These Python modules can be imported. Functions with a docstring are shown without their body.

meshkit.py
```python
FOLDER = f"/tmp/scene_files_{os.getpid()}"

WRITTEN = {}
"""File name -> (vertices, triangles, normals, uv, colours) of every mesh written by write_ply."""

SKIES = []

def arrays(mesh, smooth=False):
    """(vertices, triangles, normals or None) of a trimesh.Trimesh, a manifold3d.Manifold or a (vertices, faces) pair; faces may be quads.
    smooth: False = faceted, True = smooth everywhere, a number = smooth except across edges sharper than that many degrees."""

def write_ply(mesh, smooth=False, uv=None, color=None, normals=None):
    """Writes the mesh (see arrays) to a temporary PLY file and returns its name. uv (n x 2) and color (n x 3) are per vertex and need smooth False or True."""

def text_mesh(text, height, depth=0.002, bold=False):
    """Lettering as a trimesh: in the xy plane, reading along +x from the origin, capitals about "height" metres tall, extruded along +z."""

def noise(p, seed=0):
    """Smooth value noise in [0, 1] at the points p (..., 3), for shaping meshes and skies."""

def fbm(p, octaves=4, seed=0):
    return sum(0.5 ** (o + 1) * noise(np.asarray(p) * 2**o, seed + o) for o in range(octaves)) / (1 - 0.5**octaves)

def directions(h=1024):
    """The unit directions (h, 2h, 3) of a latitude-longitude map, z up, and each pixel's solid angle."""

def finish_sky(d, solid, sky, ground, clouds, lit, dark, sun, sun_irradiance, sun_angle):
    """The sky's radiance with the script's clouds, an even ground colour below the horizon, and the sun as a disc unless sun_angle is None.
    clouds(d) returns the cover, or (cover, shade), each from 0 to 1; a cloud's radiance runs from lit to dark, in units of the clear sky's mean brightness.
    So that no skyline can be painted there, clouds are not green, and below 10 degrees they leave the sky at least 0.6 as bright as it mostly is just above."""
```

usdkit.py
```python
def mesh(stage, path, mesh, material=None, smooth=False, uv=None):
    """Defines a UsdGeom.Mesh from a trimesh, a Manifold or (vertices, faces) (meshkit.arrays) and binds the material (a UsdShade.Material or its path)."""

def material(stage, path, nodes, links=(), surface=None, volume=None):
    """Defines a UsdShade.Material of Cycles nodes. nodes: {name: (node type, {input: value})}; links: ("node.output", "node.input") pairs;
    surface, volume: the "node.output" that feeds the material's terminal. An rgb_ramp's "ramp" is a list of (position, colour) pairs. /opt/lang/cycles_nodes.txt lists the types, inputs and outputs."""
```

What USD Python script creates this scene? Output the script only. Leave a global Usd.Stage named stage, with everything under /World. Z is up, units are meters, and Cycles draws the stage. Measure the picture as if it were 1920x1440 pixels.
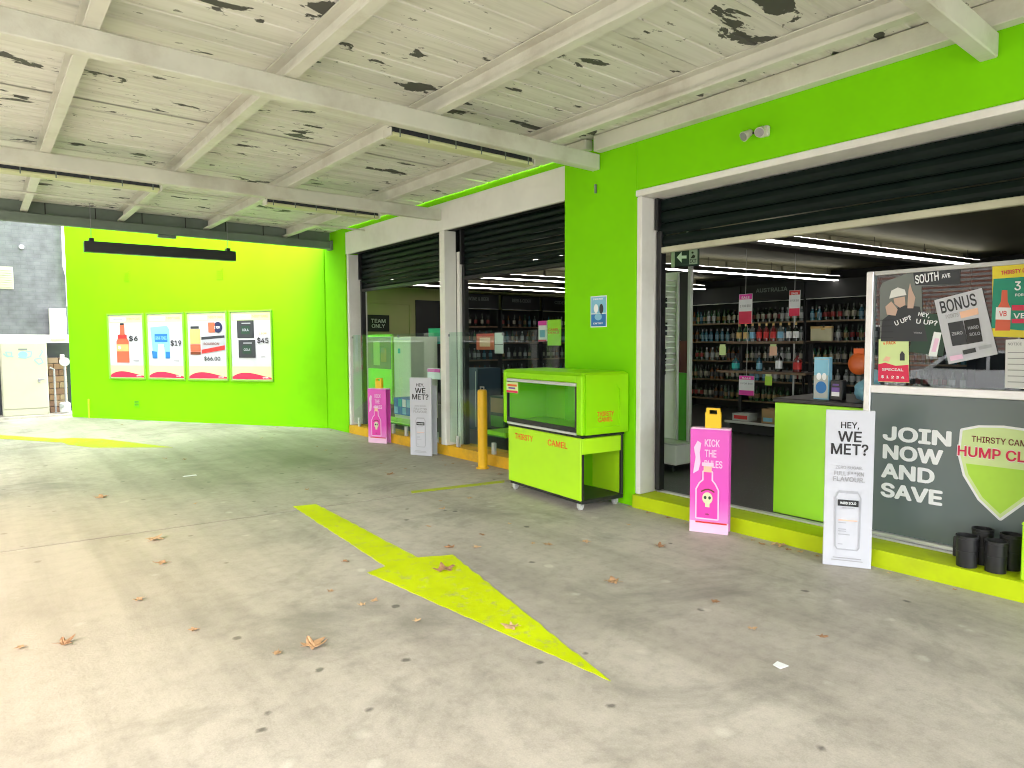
import math, random
import numpy as np, trimesh, usdkit, meshkit
import manifold3d as m3
from shapely.geometry import Polygon, Point, box as sbox, LineString
from shapely import affinity
from shapely.ops import unary_union
from pxr import Usd, UsdGeom, UsdLux, UsdShade, Gf, Sdf, Vt

stage = Usd.Stage.CreateInMemory()
UsdGeom.SetStageUpAxis(stage, UsdGeom.Tokens.z)
UsdGeom.SetStageMetersPerUnit(stage, 1.0)
UsdGeom.Xform.Define(stage, '/World')
UsdGeom.Scope.Define(stage, '/World/Looks')
R = random.Random(7)

# ------------------------------------------------------------------ camera
YAW, PITCH, ROLL, FPX = 0.67746393, 0.06086768, -0.00473143, 1250.84
FW = np.array([math.sin(YAW) * math.cos(PITCH), math.cos(YAW) * math.cos(PITCH), -math.sin(PITCH)])
r0 = np.array([math.cos(YAW), -math.sin(YAW), 0.0]); u0 = np.cross(r0, FW)
RT = r0 * math.cos(ROLL) + u0 * math.sin(ROLL); UP = -r0 * math.sin(ROLL) + u0 * math.cos(ROLL)
EYE = np.array([0, 0, 1.6])
EXPOSURE = 4.76
CLOUD, SKY_STRENGTH, SUN_STRENGTH = 3.0, 0.13, 0.022
SUN_AZ, SUN_EL = math.radians(-100), math.radians(33)      # towards the sun: azimuth from +y clockwise
cam = UsdGeom.Camera.Define(stage, '/World/camera')
cam.CreateHorizontalApertureAttr(36.0); cam.CreateVerticalApertureAttr(27.0)
cam.CreateFocalLengthAttr(FPX / 1920 * 36.0)
cam.CreateClippingRangeAttr(Gf.Vec2f(0.05, 500))
cam.CreateExposureAttr(EXPOSURE)
M = Gf.Matrix4d(*RT, 0, *UP, 0, *(-FW), 0, *EYE, 1)
cam.AddTransformOp().Set(M)

# ------------------------------------------------------------------ sky and sun
def mat(name, nodes, links=(), surface='p.BSDF', volume=None):
    return usdkit.material(stage, '/World/Looks/' + name, nodes, links, surface=surface, volume=volume)

skym = mat('sky_look', {
    's': ('sky_texture', {'sky_type': 'single_scattering', 'sun_disc': False, 'sun_elevation': SUN_EL, 'sun_rotation': SUN_AZ % (2 * math.pi), 'air_density': 1.0, 'aerosol_density': 2.0}),
    'tc': ('texture_coordinate', {}),
    'n': ('noise_texture', {'scale': 2.2, 'detail': 6.0, 'roughness': 0.55}),
    'r': ('rgb_ramp', {'ramp': [(0.30, (0.78, 0.78, 0.78)), (0.62, (1, 1, 1))]}),
    'cl': ('rgb_ramp', {'ramp': [(0.30, (0.62, 0.64, 0.68)), (0.65, (1.0, 1.0, 1.0))]}), 'hs': ('mix_color', {'blend_type': 'multiply', 'fac': 1.0, 'use_clamp': False, 'b': (CLOUD, CLOUD, CLOUD)}),
    'm': ('mix_color', {'blend_type': 'mix', 'use_clamp': False}),
    'b': ('background_shader', {'strength': SKY_STRENGTH})},
    [('tc.generated', 'n.vector'), ('n.fac', 'r.fac'), ('n.fac', 'cl.fac'), ('cl.color', 'hs.a'), ('r.color', 'm.fac'), ('s.color', 'm.a'), ('hs.result', 'm.b'), ('m.result', 'b.color')],
    surface='b.background')
dome = UsdLux.DomeLight.Define(stage, '/World/sky')
UsdShade.MaterialBindingAPI.Apply(dome.GetPrim()).Bind(skym)
dome.GetPrim().SetCustomDataByKey('kind', 'structure')
sun = UsdLux.DistantLight.Define(stage, '/World/sun')
sun.CreateNormalizeAttr(True) if hasattr(sun, 'CreateNormalizeAttr') else None
UsdLux.LightAPI(sun.GetPrim()).CreateNormalizeAttr(True)
sun.CreateIntensityAttr(SUN_STRENGTH); sun.CreateAngleAttr(12.0); sun.CreateColorAttr(Gf.Vec3f(1.0, 0.82, 0.58))
sd = np.array([math.sin(SUN_AZ) * math.cos(SUN_EL), math.cos(SUN_AZ) * math.cos(SUN_EL), math.sin(SUN_EL)])
zx = np.cross([0, 0, 1], sd); zx /= np.linalg.norm(zx); zy = np.cross(sd, zx)
sun.AddTransformOp().Set(Gf.Matrix4d(*zx, 0, *zy, 0, *sd, 0, 0, 0, 30, 1))

# ------------------------------------------------------------------ materials
def paint(name, col, rough=0.5, var=0.08, scale=6.0, bump=0.0, spec=0.5, metallic=0.0, dirt=None, dirt_amt=0.0, coat=0.0, bscale=60.0):
    c = np.array(col, float)
    nodes = {'g': ('geometry', {}), 'n': ('noise_texture', {'scale': scale, 'detail': 5.0, 'roughness': 0.6}),
             'r': ('rgb_ramp', {'ramp': [(0.25, c * (1 - var)), (0.75, c * (1 + var))]}),
             'p': ('principled_bsdf', {'roughness': rough, 'specular_ior_level': spec, 'metallic': metallic, 'coat_weight': coat, 'coat_roughness': 0.15})}
    links = [('g.position', 'n.vector'), ('n.fac', 'r.fac')]
    out = 'r.color'
    if dirt is not None:
        nodes['n2'] = ('noise_texture', {'scale': scale * 0.45, 'detail': 8.0, 'roughness': 0.68})
        nodes['r2'] = ('rgb_ramp', {'ramp': [(0.5, (0, 0, 0)), (0.72, (dirt_amt,) * 3)]})
        nodes['mx'] = ('mix_color', {'b': dirt})
        links += [('g.position', 'n2.vector'), ('n2.fac', 'r2.fac'), ('r2.color', 'mx.fac'), (out, 'mx.a')]
        out = 'mx.result'
    links.append((out, 'p.base_color'))
    if bump:
        nodes['nb'] = ('noise_texture', {'scale': bscale, 'detail': 4.0})
        nodes['bm'] = ('bump', {'strength': bump, 'distance': 0.01})
        links += [('g.position', 'nb.vector'), ('nb.fac', 'bm.height'), ('bm.normal', 'p.normal')]
    return mat(name, nodes, links)

LIME = (0.205, 0.66, 0.001)
M_lime = paint('lime_wall', LIME, 0.6, 0.05, 1.2, bump=0.10, dirt=(0.165, 0.50, 0.004), dirt_amt=0.5, bscale=35, spec=0.12)
M_limegloss = paint('lime_gloss', (0.43, 0.78, 0.014), 0.3, 0.03, 3, dirt=(0.3, 0.6, 0.05), dirt_amt=0.2)
M_limeplastic = mat('lime_plastic', {'p': ('principled_bsdf', {'base_color': (0.37, 0.84, 0.006), 'roughness': 0.35, 'specular_ior_level': 0.3}), 't': ('translucent_bsdf', {'color': (0.45, 0.90, 0.02)}), 'm': ('mix_closure', {'fac': 0.25})}, [('p.BSDF', 'm.closure1'), ('t.BSDF', 'm.closure2')], surface='m.closure')
M_limecounter = paint('lime_counter', (0.36, 0.80, 0.03), 0.35, 0.03, 2)
M_white = paint('white_paint', (0.80, 0.79, 0.74), 0.5, 0.05, 2.5, bump=0.08, dirt=(0.5, 0.47, 0.38), dirt_amt=0.35)
M_cream = paint('cream_steel', (0.66, 0.66, 0.57), 0.5, 0.07, 3.0, bump=0.1, dirt=(0.38, 0.33, 0.24), dirt_amt=0.55)
M_steelgrey = paint('grey_green_steel', (0.16, 0.20, 0.165), 0.45, 0.1, 3.0, dirt=(0.08, 0.10, 0.08), dirt_amt=0.5)
M_shutter = paint('black_shutter', (0.004, 0.010, 0.008), 0.42, 0.2, 4.0, dirt=(0.016, 0.022, 0.018), dirt_amt=0.25, spec=0.14)
M_rail = paint('shutter_rail', (0.50, 0.49, 0.36), 0.45, 0.08, 4, dirt=(0.3, 0.28, 0.2), dirt_amt=0.4)
M_black = paint('black_plastic', (0.012, 0.012, 0.013), 0.4, 0.2, 5)
M_blackmat = paint('black_board', (0.014, 0.014, 0.016), 0.75, 0.2, 5)
M_alu = paint('aluminium', (0.72, 0.73, 0.73), 0.35, 0.05, 8, metallic=0.6)
M_whiteboard = paint('white_board', (0.54, 0.55, 0.60), 0.45, 0.02, 3, dirt=(0.7, 0.7, 0.72), dirt_amt=0.3)
M_paper = paint('white_paper', (0.80, 0.81, 0.82), 0.6, 0.02, 6)
M_yellow = paint('yellow_paint', (0.82, 0.46, 0.008), 0.45, 0.06, 5, dirt=(0.42, 0.24, 0.02), dirt_amt=0.5)
M_yplastic = paint('yellow_plastic', (0.85, 0.52, 0.005), 0.35, 0.04, 6)
M_kerblime = paint('lime_kerb', (0.47, 0.60, 0.003), 0.55, 0.06, 4, bump=0.15, dirt=(0.36, 0.42, 0.02), dirt_amt=0.6, spec=0.25)
M_kerbyel = paint('yellow_kerb', (0.72, 0.40, 0.012), 0.55, 0.08, 4, bump=0.15, dirt=(0.30, 0.20, 0.04), dirt_amt=0.75)
M_greypanel = paint('grey_panel', (0.13, 0.165, 0.165), 0.28, 0.03, 2)
M_greydoor = paint('cream_door', (0.44, 0.43, 0.32), 0.5, 0.04, 3, dirt=(0.5, 0.46, 0.34), dirt_amt=0.4)
M_steel = paint('worn_steel', (0.30, 0.30, 0.31), 0.4, 0.2, 9, metallic=0.7)
M_leaf = [paint('dry_leaf_a', (0.42, 0.25, 0.13), 0.7, 0.35, 30), paint('dry_leaf_b', (0.34, 0.18, 0.09), 0.7, 0.35, 30), paint('dry_leaf_c', (0.52, 0.34, 0.19), 0.7, 0.3, 30)]
M_olive = paint('olive_wall', (0.40, 0.38, 0.17), 0.6, 0.05, 3)
M_ceil = paint('shop_ceiling', (0.13, 0.125, 0.075), 0.7, 0.06, 2)
M_darkbeam = paint('dark_bulkhead', (0.03, 0.028, 0.022), 0.6, 0.1, 3)
M_shelf = paint('dark_shelf', (0.05, 0.035, 0.028), 0.5, 0.15, 8)
M_shelfedge = paint('shelf_edge', (0.16, 0.10, 0.06), 0.45, 0.15, 8)
M_greymet = paint('pale_grey_metal', (0.5, 0.5, 0.49), 0.4, 0.06, 6)
def flat(name, col, rough=0.5): return paint(name, col, rough, 0.03, 12)
M_pink = mat('pink_print', {'tc': ('texture_coordinate', {}), 'sx': ('separate_xyz', {}), 'n': ('noise_texture', {'scale': 3.0, 'detail': 3.0}), 'mul': ('math', {'math_type': 'multiply', 'value2': 0.35}),
    'ad': ('math', {'math_type': 'add'}), 'r': ('rgb_ramp', {'ramp': [(0.06, (0.85, 0.70, 0.82)), (0.2, (0.78, 0.26, 0.62)), (0.5, (0.74, 0.08, 0.50)), (1.0, (0.76, 0.10, 0.52))]}), 'p': ('principled_bsdf', {'roughness': 0.45})},
    [('tc.object', 'sx.vector'), ('tc.object', 'n.vector'), ('n.fac', 'mul.value1'), ('sx.z', 'ad.value1'), ('mul.value', 'ad.value2'), ('ad.value', 'r.fac'), ('r.color', 'p.base_color')])
M_pinkdeep = flat('deep_pink', (0.78, 0.05, 0.42)); M_pinkpale = flat('pale_pink', (0.84, 0.55, 0.74)); M_peach = flat('peach_print', (0.86, 0.52, 0.36))
M_red = flat('red_print', (0.62, 0.03, 0.03)); M_orange = flat('orange_red', (0.75, 0.12, 0.01)); M_crimson = flat('crimson', (0.70, 0.02, 0.08))
M_ink = flat('black_ink', (0.012, 0.012, 0.014)); M_greyink = flat('grey_ink', (0.35, 0.35, 0.37)); M_paleink = flat('pale_grey_ink', (0.40, 0.41, 0.45))
M_wprint = flat('white_print', (0.84, 0.86, 0.88)); M_brown = flat('brown_print', (0.16, 0.04, 0.015)); M_blue = flat('blue_print', (0.02, 0.17, 0.46)); M_sky = flat('sky_blue_print', (0.22, 0.50, 0.68))
M_navy = flat('navy_print', (0.015, 0.02, 0.07)); M_teal = flat('teal_print', (0.004, 0.27, 0.17)); M_tealb = flat('turquoise', (0.03, 0.45, 0.42)); M_palegreen = flat('pale_green_print', (0.66, 0.80, 0.36)); M_limeprint = flat('lime_print', (0.45, 0.75, 0.06))
M_gold = flat('gold_print', (0.62, 0.42, 0.16)); M_purple = flat('purple_print', (0.16, 0.08, 0.34)); M_yprint = flat('yellow_print', (0.80, 0.66, 0.03)); M_skin = flat('skin_print', (0.55, 0.38, 0.30)); M_darkgreen = flat('dark_green_print', (0.015, 0.05, 0.03)); M_midgreen = flat('green_board', (0.06, 0.30, 0.02))
M_greyphoto = flat('grey_photo', (0.16, 0.18, 0.17)); M_charcoal = flat('charcoal_print', (0.03, 0.034, 0.04)); M_palephoto = flat('pale_photo', (0.42, 0.45, 0.42))
M_tan = flat('cardboard', (0.36, 0.22, 0.10)); M_cap = flat('cap_print', (0.72, 0.72, 0.68))

def concrete():
    return mat('forecourt_concrete', {
        'g': ('geometry', {}),
        'n1': ('noise_texture', {'scale': 0.45, 'detail': 6.0, 'roughness': 0.6}), 'r1': ('rgb_ramp', {'ramp': [(0.28, (0.28, 0.255, 0.22)), (0.48, (0.43, 0.39, 0.335)), (0.72, (0.54, 0.495, 0.43))]}),
        'n2': ('noise_texture', {'scale': 9.0, 'detail': 8.0, 'roughness': 0.75}), 'r2': ('rgb_ramp', {'ramp': [(0.25, (0.72, 0.72, 0.71)), (0.5, (0.99, 0.99, 0.99)), (0.78, (1.15, 1.15, 1.14))]}),
        'mul': ('mix_color', {'blend_type': 'multiply', 'fac': 1.0, 'use_clamp': False}),
        'n3': ('noise_texture', {'scale': 0.9, 'detail': 10.0, 'roughness': 0.66, 'distortion': 0.6}), 'r3': ('rgb_ramp', {'ramp': [(0.52, (0, 0, 0)), (0.68, (0.78, 0.78, 0.78))]}),
        'm3': ('mix_color', {'b': (0.20, 0.19, 0.16)}),
        'v': ('voronoi_texture', {'scale': 3.2, 'randomness': 1.0}), 'nv': ('noise_texture', {'scale': 14.0, 'detail': 3.0}), 'va': ('math', {'math_type': 'multiply_add', 'value2': 0.18}), 'rv': ('rgb_ramp', {'ramp': [(0.14, (0.75, 0.75, 0.75)), (0.18, (0, 0, 0))]}),
        'm4': ('mix_color', {'b': (0.07, 0.065, 0.055)}),
        'wm': ('mapping', {'location': (3.3, 7.1, 0), 'scale': (1.0, 1.0, 1)}), 'v2': ('voronoi_texture', {'scale': 3.1}), 'nv2': ('noise_texture', {'scale': 9.0, 'detail': 5.0}), 'va2': ('math', {'math_type': 'multiply_add', 'value2': 0.5}), 'rv2': ('rgb_ramp', {'ramp': [(0.29, (0.5, 0.5, 0.5)), (0.37, (0, 0, 0))]}),
        'm5': ('mix_color', {'b': (0.66, 0.63, 0.55)}),
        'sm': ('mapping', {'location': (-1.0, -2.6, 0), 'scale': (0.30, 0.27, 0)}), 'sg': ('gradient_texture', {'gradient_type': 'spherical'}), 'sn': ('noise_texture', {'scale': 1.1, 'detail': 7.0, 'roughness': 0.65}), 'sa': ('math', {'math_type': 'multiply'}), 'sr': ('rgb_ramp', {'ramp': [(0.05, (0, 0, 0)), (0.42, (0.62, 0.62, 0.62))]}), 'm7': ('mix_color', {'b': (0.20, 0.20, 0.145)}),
        'n8': ('noise_texture', {'scale': 130.0, 'detail': 3.0}), 'r8': ('rgb_ramp', {'ramp': [(0.3, (0.93,) * 3), (0.7, (1.06,) * 3)]}), 'm8': ('mix_color', {'blend_type': 'multiply', 'fac': 1.0, 'use_clamp': False}),
        'dm': ('mapping', {'location': (0.22, -1.18, 0), 'scale': (0.24, 0.20, 0)}), 'dg': ('gradient_texture', {'gradient_type': 'spherical'}), 'dn': ('math', {'math_type': 'multiply_add', 'value2': 0.5}), 'dr': ('rgb_ramp', {'ramp': [(0.48, (0, 0, 0)), (0.85, (0.5, 0.5, 0.5))]}), 'm9': ('mix_color', {'b': (0.50, 0.40, 0.285)}),  # soft tan patch: warm sunlit ground painted into the colour, partly dust
        'tm': ('mapping', {'rotation': (0, 0, 0.06), 'scale': (2.6, 0.16, 1.0)}), 'tn': ('noise_texture', {'scale': 0.8, 'detail': 6.0, 'roughness': 0.6}), 'tr': ('rgb_ramp', {'ramp': [(0.36, (0.80, 0.80, 0.79)), (0.56, (1.0, 1.0, 1.0))]}), 'm10': ('mix_color', {'blend_type': 'multiply', 'fac': 1.0, 'use_clamp': False}),
        'n6': ('noise_texture', {'scale': 60.0, 'detail': 4.0}), 'bm': ('bump', {'strength': 0.25, 'distance': 0.006}),
        'p': ('principled_bsdf', {'roughness': 0.62, 'specular_ior_level': 0.4})},
        [('g.position', x + '.vector') for x in ('n1', 'n2', 'n3', 'v', 'nv', 'wm', 'nv2', 'n6', 'sm', 'sn', 'n8', 'dm', 'tm')] + [('wm.vector', 'v2.vector'),
         ('n1.fac', 'r1.fac'), ('n2.fac', 'r2.fac'), ('r1.color', 'mul.a'), ('r2.color', 'mul.b'), ('n3.fac', 'r3.fac'), ('r3.color', 'm3.fac'), ('mul.result', 'm3.a'),
         ('nv.fac', 'va.value1'), ('v.distance', 'va.value3'), ('va.value', 'rv.fac'), ('rv.color', 'm4.fac'), ('m3.result', 'm4.a'),
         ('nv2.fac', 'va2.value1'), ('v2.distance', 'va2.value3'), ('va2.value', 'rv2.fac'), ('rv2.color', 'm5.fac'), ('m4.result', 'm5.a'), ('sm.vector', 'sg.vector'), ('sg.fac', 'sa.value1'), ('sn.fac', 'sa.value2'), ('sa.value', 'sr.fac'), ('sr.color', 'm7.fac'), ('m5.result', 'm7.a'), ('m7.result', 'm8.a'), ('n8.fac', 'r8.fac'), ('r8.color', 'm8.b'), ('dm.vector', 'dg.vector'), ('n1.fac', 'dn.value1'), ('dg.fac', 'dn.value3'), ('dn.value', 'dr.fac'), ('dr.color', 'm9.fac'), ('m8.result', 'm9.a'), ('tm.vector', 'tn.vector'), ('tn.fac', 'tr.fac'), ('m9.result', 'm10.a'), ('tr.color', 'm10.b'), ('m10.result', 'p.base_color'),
         ('n6.fac', 'bm.height'), ('bm.normal', 'p.normal')])
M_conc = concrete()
M_asphalt = paint('asphalt', (0.06, 0.06, 0.062), 0.8, 0.25, 8, bump=0.3)
M_joint = flat('joint_filler', (0.05, 0.045, 0.04), 0.9)
def worn(name, col, under, amt):
    return mat(name, {'g': ('geometry', {}), 'n': ('noise_texture', {'scale': 11.0, 'detail': 8.0, 'roughness': 0.75}), 'r': ('rgb_ramp', {'ramp': [(0.53, (0, 0, 0)), (0.70, (amt,) * 3)]}), 'm': ('mix_color', {'a': col, 'b': under}),
        'n2': ('noise_texture', {'scale': 2.0, 'detail': 6.0}), 'r2': ('rgb_ramp', {'ramp': [(0.3, (0.82,) * 3), (0.7, (1.0,) * 3)]}), 'mu': ('mix_color', {'blend_type': 'multiply', 'fac': 1.0}), 'nb': ('noise_texture', {'scale': 60.0, 'detail': 4.0}), 'bm': ('bump', {'strength': 0.2, 'distance': 0.006}), 'p': ('principled_bsdf', {'roughness': 0.6, 'specular_ior_level': 0.15})},
        [('g.position', 'n.vector'), ('g.position', 'n2.vector'), ('g.position', 'nb.vector'), ('n.fac', 'r.fac'), ('r.color', 'm.fac'), ('n2.fac', 'r2.fac'), ('m.result', 'mu.a'), ('r2.color', 'mu.b'), ('mu.result', 'p.base_color'), ('nb.fac', 'bm.height'), ('bm.normal', 'p.normal')])
M_arrow = worn('arrow_paint', (0.58, 0.70, 0.002), (0.36, 0.36, 0.18), 0.75)
M_arrow2 = worn('faded_arrow_paint', (0.44, 0.50, 0.02), (0.34, 0.33, 0.26), 0.85)
def peeling():
    return mat('peeling_roof_paint', {'g': ('geometry', {}), 'mp': ('mapping', {'scale': (1.5, 3.0, 0.3)}),
        'n': ('noise_texture', {'scale': 1.45, 'detail': 7.0, 'roughness': 0.57, 'distortion': 0.35}), 'r': ('rgb_ramp', {'ramp': [(0.618, (0, 0, 0)), (0.628, (1, 1, 1))]}),
        'm': ('mix_color', {'b': (0.085, 0.088, 0.075)}),
        'mp2': ('mapping', {'scale': (0.5, 7.0, 0.3)}), 'n2': ('noise_texture', {'scale': 2.2, 'detail': 6.0, 'roughness': 0.6}), 'r2': ('rgb_ramp', {'ramp': [(0.3, (0.58, 0.58, 0.50)), (0.55, (0.71, 0.71, 0.63)), (0.8, (0.76, 0.76, 0.70))]}),
        'n3': ('noise_texture', {'scale': 5.5, 'detail': 6.0, 'roughness': 0.6}), 'r3': ('rgb_ramp', {'ramp': [(0.645, (0, 0, 0)), (0.66, (0.85, 0.85, 0.85))]}), 'm3': ('mix_color', {'b': (0.17, 0.17, 0.14)}),
        'bm': ('bump', {'strength': 0.5, 'distance': 0.004, 'invert': True}), 'p': ('principled_bsdf', {'roughness': 0.6, 'specular_ior_level': 0.3})},
        [('g.position', 'mp.vector'), ('g.position', 'mp2.vector'), ('mp.vector', 'n3.vector'), ('mp.vector', 'n.vector'), ('n.fac', 'r.fac'), ('mp2.vector', 'n2.vector'), ('n2.fac', 'r2.fac'), ('n3.fac', 'r3.fac'), ('r3.color', 'm3.fac'), ('r2.color', 'm3.a'), ('m3.result', 'm.a'), ('r.color', 'm.fac'), ('m.result', 'p.base_color'), ('r.color', 'bm.height'), ('bm.normal', 'p.normal')])
M_roof = peeling()
def brickmat(name, c1, c2, mortar, scale, rough=0.8):
    return mat(name, {'g': ('geometry', {}), 'mp': ('mapping', {'rotation': (math.pi / 2, 0, 0)}), 'b': ('brick_texture', {'color1': c1, 'color2': c2, 'mortar': mortar, 'scale': scale, 'mortar_size': 0.012, 'brick_width': 0.5, 'row_height': 0.17}),
        'n': ('noise_texture', {'scale': 5.0, 'detail': 6.0}), 'r': ('rgb_ramp', {'ramp': [(0.3, (0.75,) * 3), (0.7, (1.15,) * 3)]}), 'mu': ('mix_color', {'blend_type': 'multiply', 'fac': 1.0, 'use_clamp': False}), 'bm': ('bump', {'strength': 0.4, 'distance': 0.01, 'invert': True}), 'p': ('principled_bsdf', {'roughness': rough})},
        [('g.position', 'mp.vector'), ('mp.vector', 'b.vector'), ('g.position', 'n.vector'), ('n.fac', 'r.fac'), ('b.color', 'mu.a'), ('r.color', 'mu.b'), ('mu.result', 'p.base_color'), ('b.fac', 'bm.height'), ('bm.normal', 'p.normal')])
M_greybrick = brickmat('grey_painted_brick', (0.145, 0.148, 0.16), (0.152, 0.156, 0.168), (0.132, 0.135, 0.147), 2.0)
M_redbrick = brickmat('red_brick', (0.30, 0.11, 0.06), (0.24, 0.08, 0.05), (0.3, 0.28, 0.25), 2.0)
M_terrazzo = mat('dark_terrazzo', {'g': ('geometry', {}), 'v': ('voronoi_texture', {'scale': 45.0}), 'r': ('rgb_ramp', {'ramp': [(0.1, (0.16, 0.17, 0.16)), (0.3, (0.035, 0.038, 0.036))]}), 'p': ('principled_bsdf', {'roughness': 0.35})}, [('g.position', 'v.vector'), ('v.distance', 'r.fac'), ('r.color', 'p.base_color')])
def glassmat(name, tint, ior=1.5):
    return mat(name, {'f': ('fresnel', {'IOR': ior}), 'ge': ('geometry', {}), 'inv': ('math', {'math_type': 'subtract', 'value1': 1.0}), 'mu': ('math', {'math_type': 'multiply'}), 't': ('transparent_bsdf', {'color': tint}), 'gl': ('glossy_bsdf', {'roughness': 0.0, 'color': (1, 1, 1)}), 'm': ('mix_closure', {})},
        [('ge.backfacing', 'inv.value2'), ('inv.value', 'mu.value1'), ('f.fac', 'mu.value2'), ('mu.value', 'm.fac'), ('t.BSDF', 'm.closure1'), ('gl.BSDF', 'm.closure2')], surface='m.closure')
M_glass = glassmat('clear_glass', (0.88, 0.96, 0.92), 1.38); M_wglass = glassmat('window_glass', (0.80, 0.88, 0.85), 1.7)
M_tube = mat('lit_tube', {'e': ('emission', {'color': (1.0, 0.96, 0.86), 'strength': 0.32})}, surface='e.emission')
M_exit = mat('exit_face', {'p': ('principled_bsdf', {'base_color': (0.01, 0.03, 0.025), 'roughness': 0.4})})
M_bglass = [paint('dark_bottle', (0.012, 0.018, 0.012), 0.12, 0.1, 5), paint('green_bottle', (0.02, 0.06, 0.025), 0.12, 0.1, 5), paint('amber_bottle', (0.10, 0.035, 0.008), 0.12, 0.1, 5), paint('clear_bottle', (0.11, 0.13, 0.125), 0.1, 0.1, 5), paint('blue_bottle', (0.02, 0.09, 0.13), 0.12, 0.1, 5), paint('red_bottle', (0.12, 0.01, 0.01), 0.12, 0.1, 5)]
M_crown = paint('tree_leaves', (0.06, 0.11, 0.03), 0.6, 0.4, 3)
M_bark = paint('tree_bark', (0.16, 0.12, 0.09), 0.9, 0.3, 12, bump=0.5)
M_carwhite = paint('white_car_paint', (0.75, 0.76, 0.78), 0.2, 0.01, 3, coat=0.8)
M_tyre = paint('tyre_rubber', (0.02, 0.02, 0.02), 0.8, 0.1, 9)
M_carglass = paint('car_glass', (0.01, 0.012, 0.014), 0.05, 0.05, 3)

# ------------------------------------------------------------------ helpers
COUNT = {}
def numbered(parent, name):
    k = (parent, name); n = COUNT.get(k, 0); COUNT[k] = n + 1
    return parent + '/' + (name if n == 0 else '%s_%03d' % (name, n))
class Thing:
    def __init__(self, path, loc, rz): self.path, self.loc, self.rz = path, np.array(loc, float), rz
    def prim(self): return stage.GetPrimAtPath(self.path)
def setdata(prim, label=None, cat=None, group=None, kind=None):
    for k, v in (('label', label), ('category', cat), ('group', group), ('kind', kind)):
        if v: prim.SetCustomDataByKey(k, v)
def thing(name, label, cat, loc=(0, 0, 0), rz=0.0, group=None, kind=None):
    path = numbered('/World', name); x = UsdGeom.Xform.Define(stage, path)
    x.AddTranslateOp().Set(Gf.Vec3d(*map(float, loc))); x.AddRotateZOp().Set(float(rz))
    setdata(x.GetPrim(), label, cat, group, kind); return Thing(path, loc, rz)
def tm(mesh):
    if isinstance(mesh, trimesh.Trimesh): return mesh
    if isinstance(mesh, (list, tuple)) and len(mesh) and isinstance(mesh[0], trimesh.Trimesh): return trimesh.util.concatenate(list(mesh))
    v, f, _ = meshkit.arrays(mesh); return trimesh.Trimesh(v, f, process=False)
def part(parent, name, mesh, m, label=None, smooth=False, world=False, kind=None):
    """One Mesh prim under a thing (or under one of its parts); world=True takes world coordinates into the thing's frame."""
    mesh = tm(mesh)
    if world:
        mesh = mesh.copy(); mesh.apply_translation(-parent.loc)
        if parent.rz: mesh.apply_transform(trimesh.transformations.rotation_matrix(math.radians(-parent.rz), [0, 0, 1]))
    path = numbered(parent.path, name)
    usdkit.mesh(stage, path, mesh, m, smooth=smooth)
    setdata(stage.GetPrimAtPath(path), label, None, None, kind)
    return Thing(path, parent.loc, parent.rz)
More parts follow.
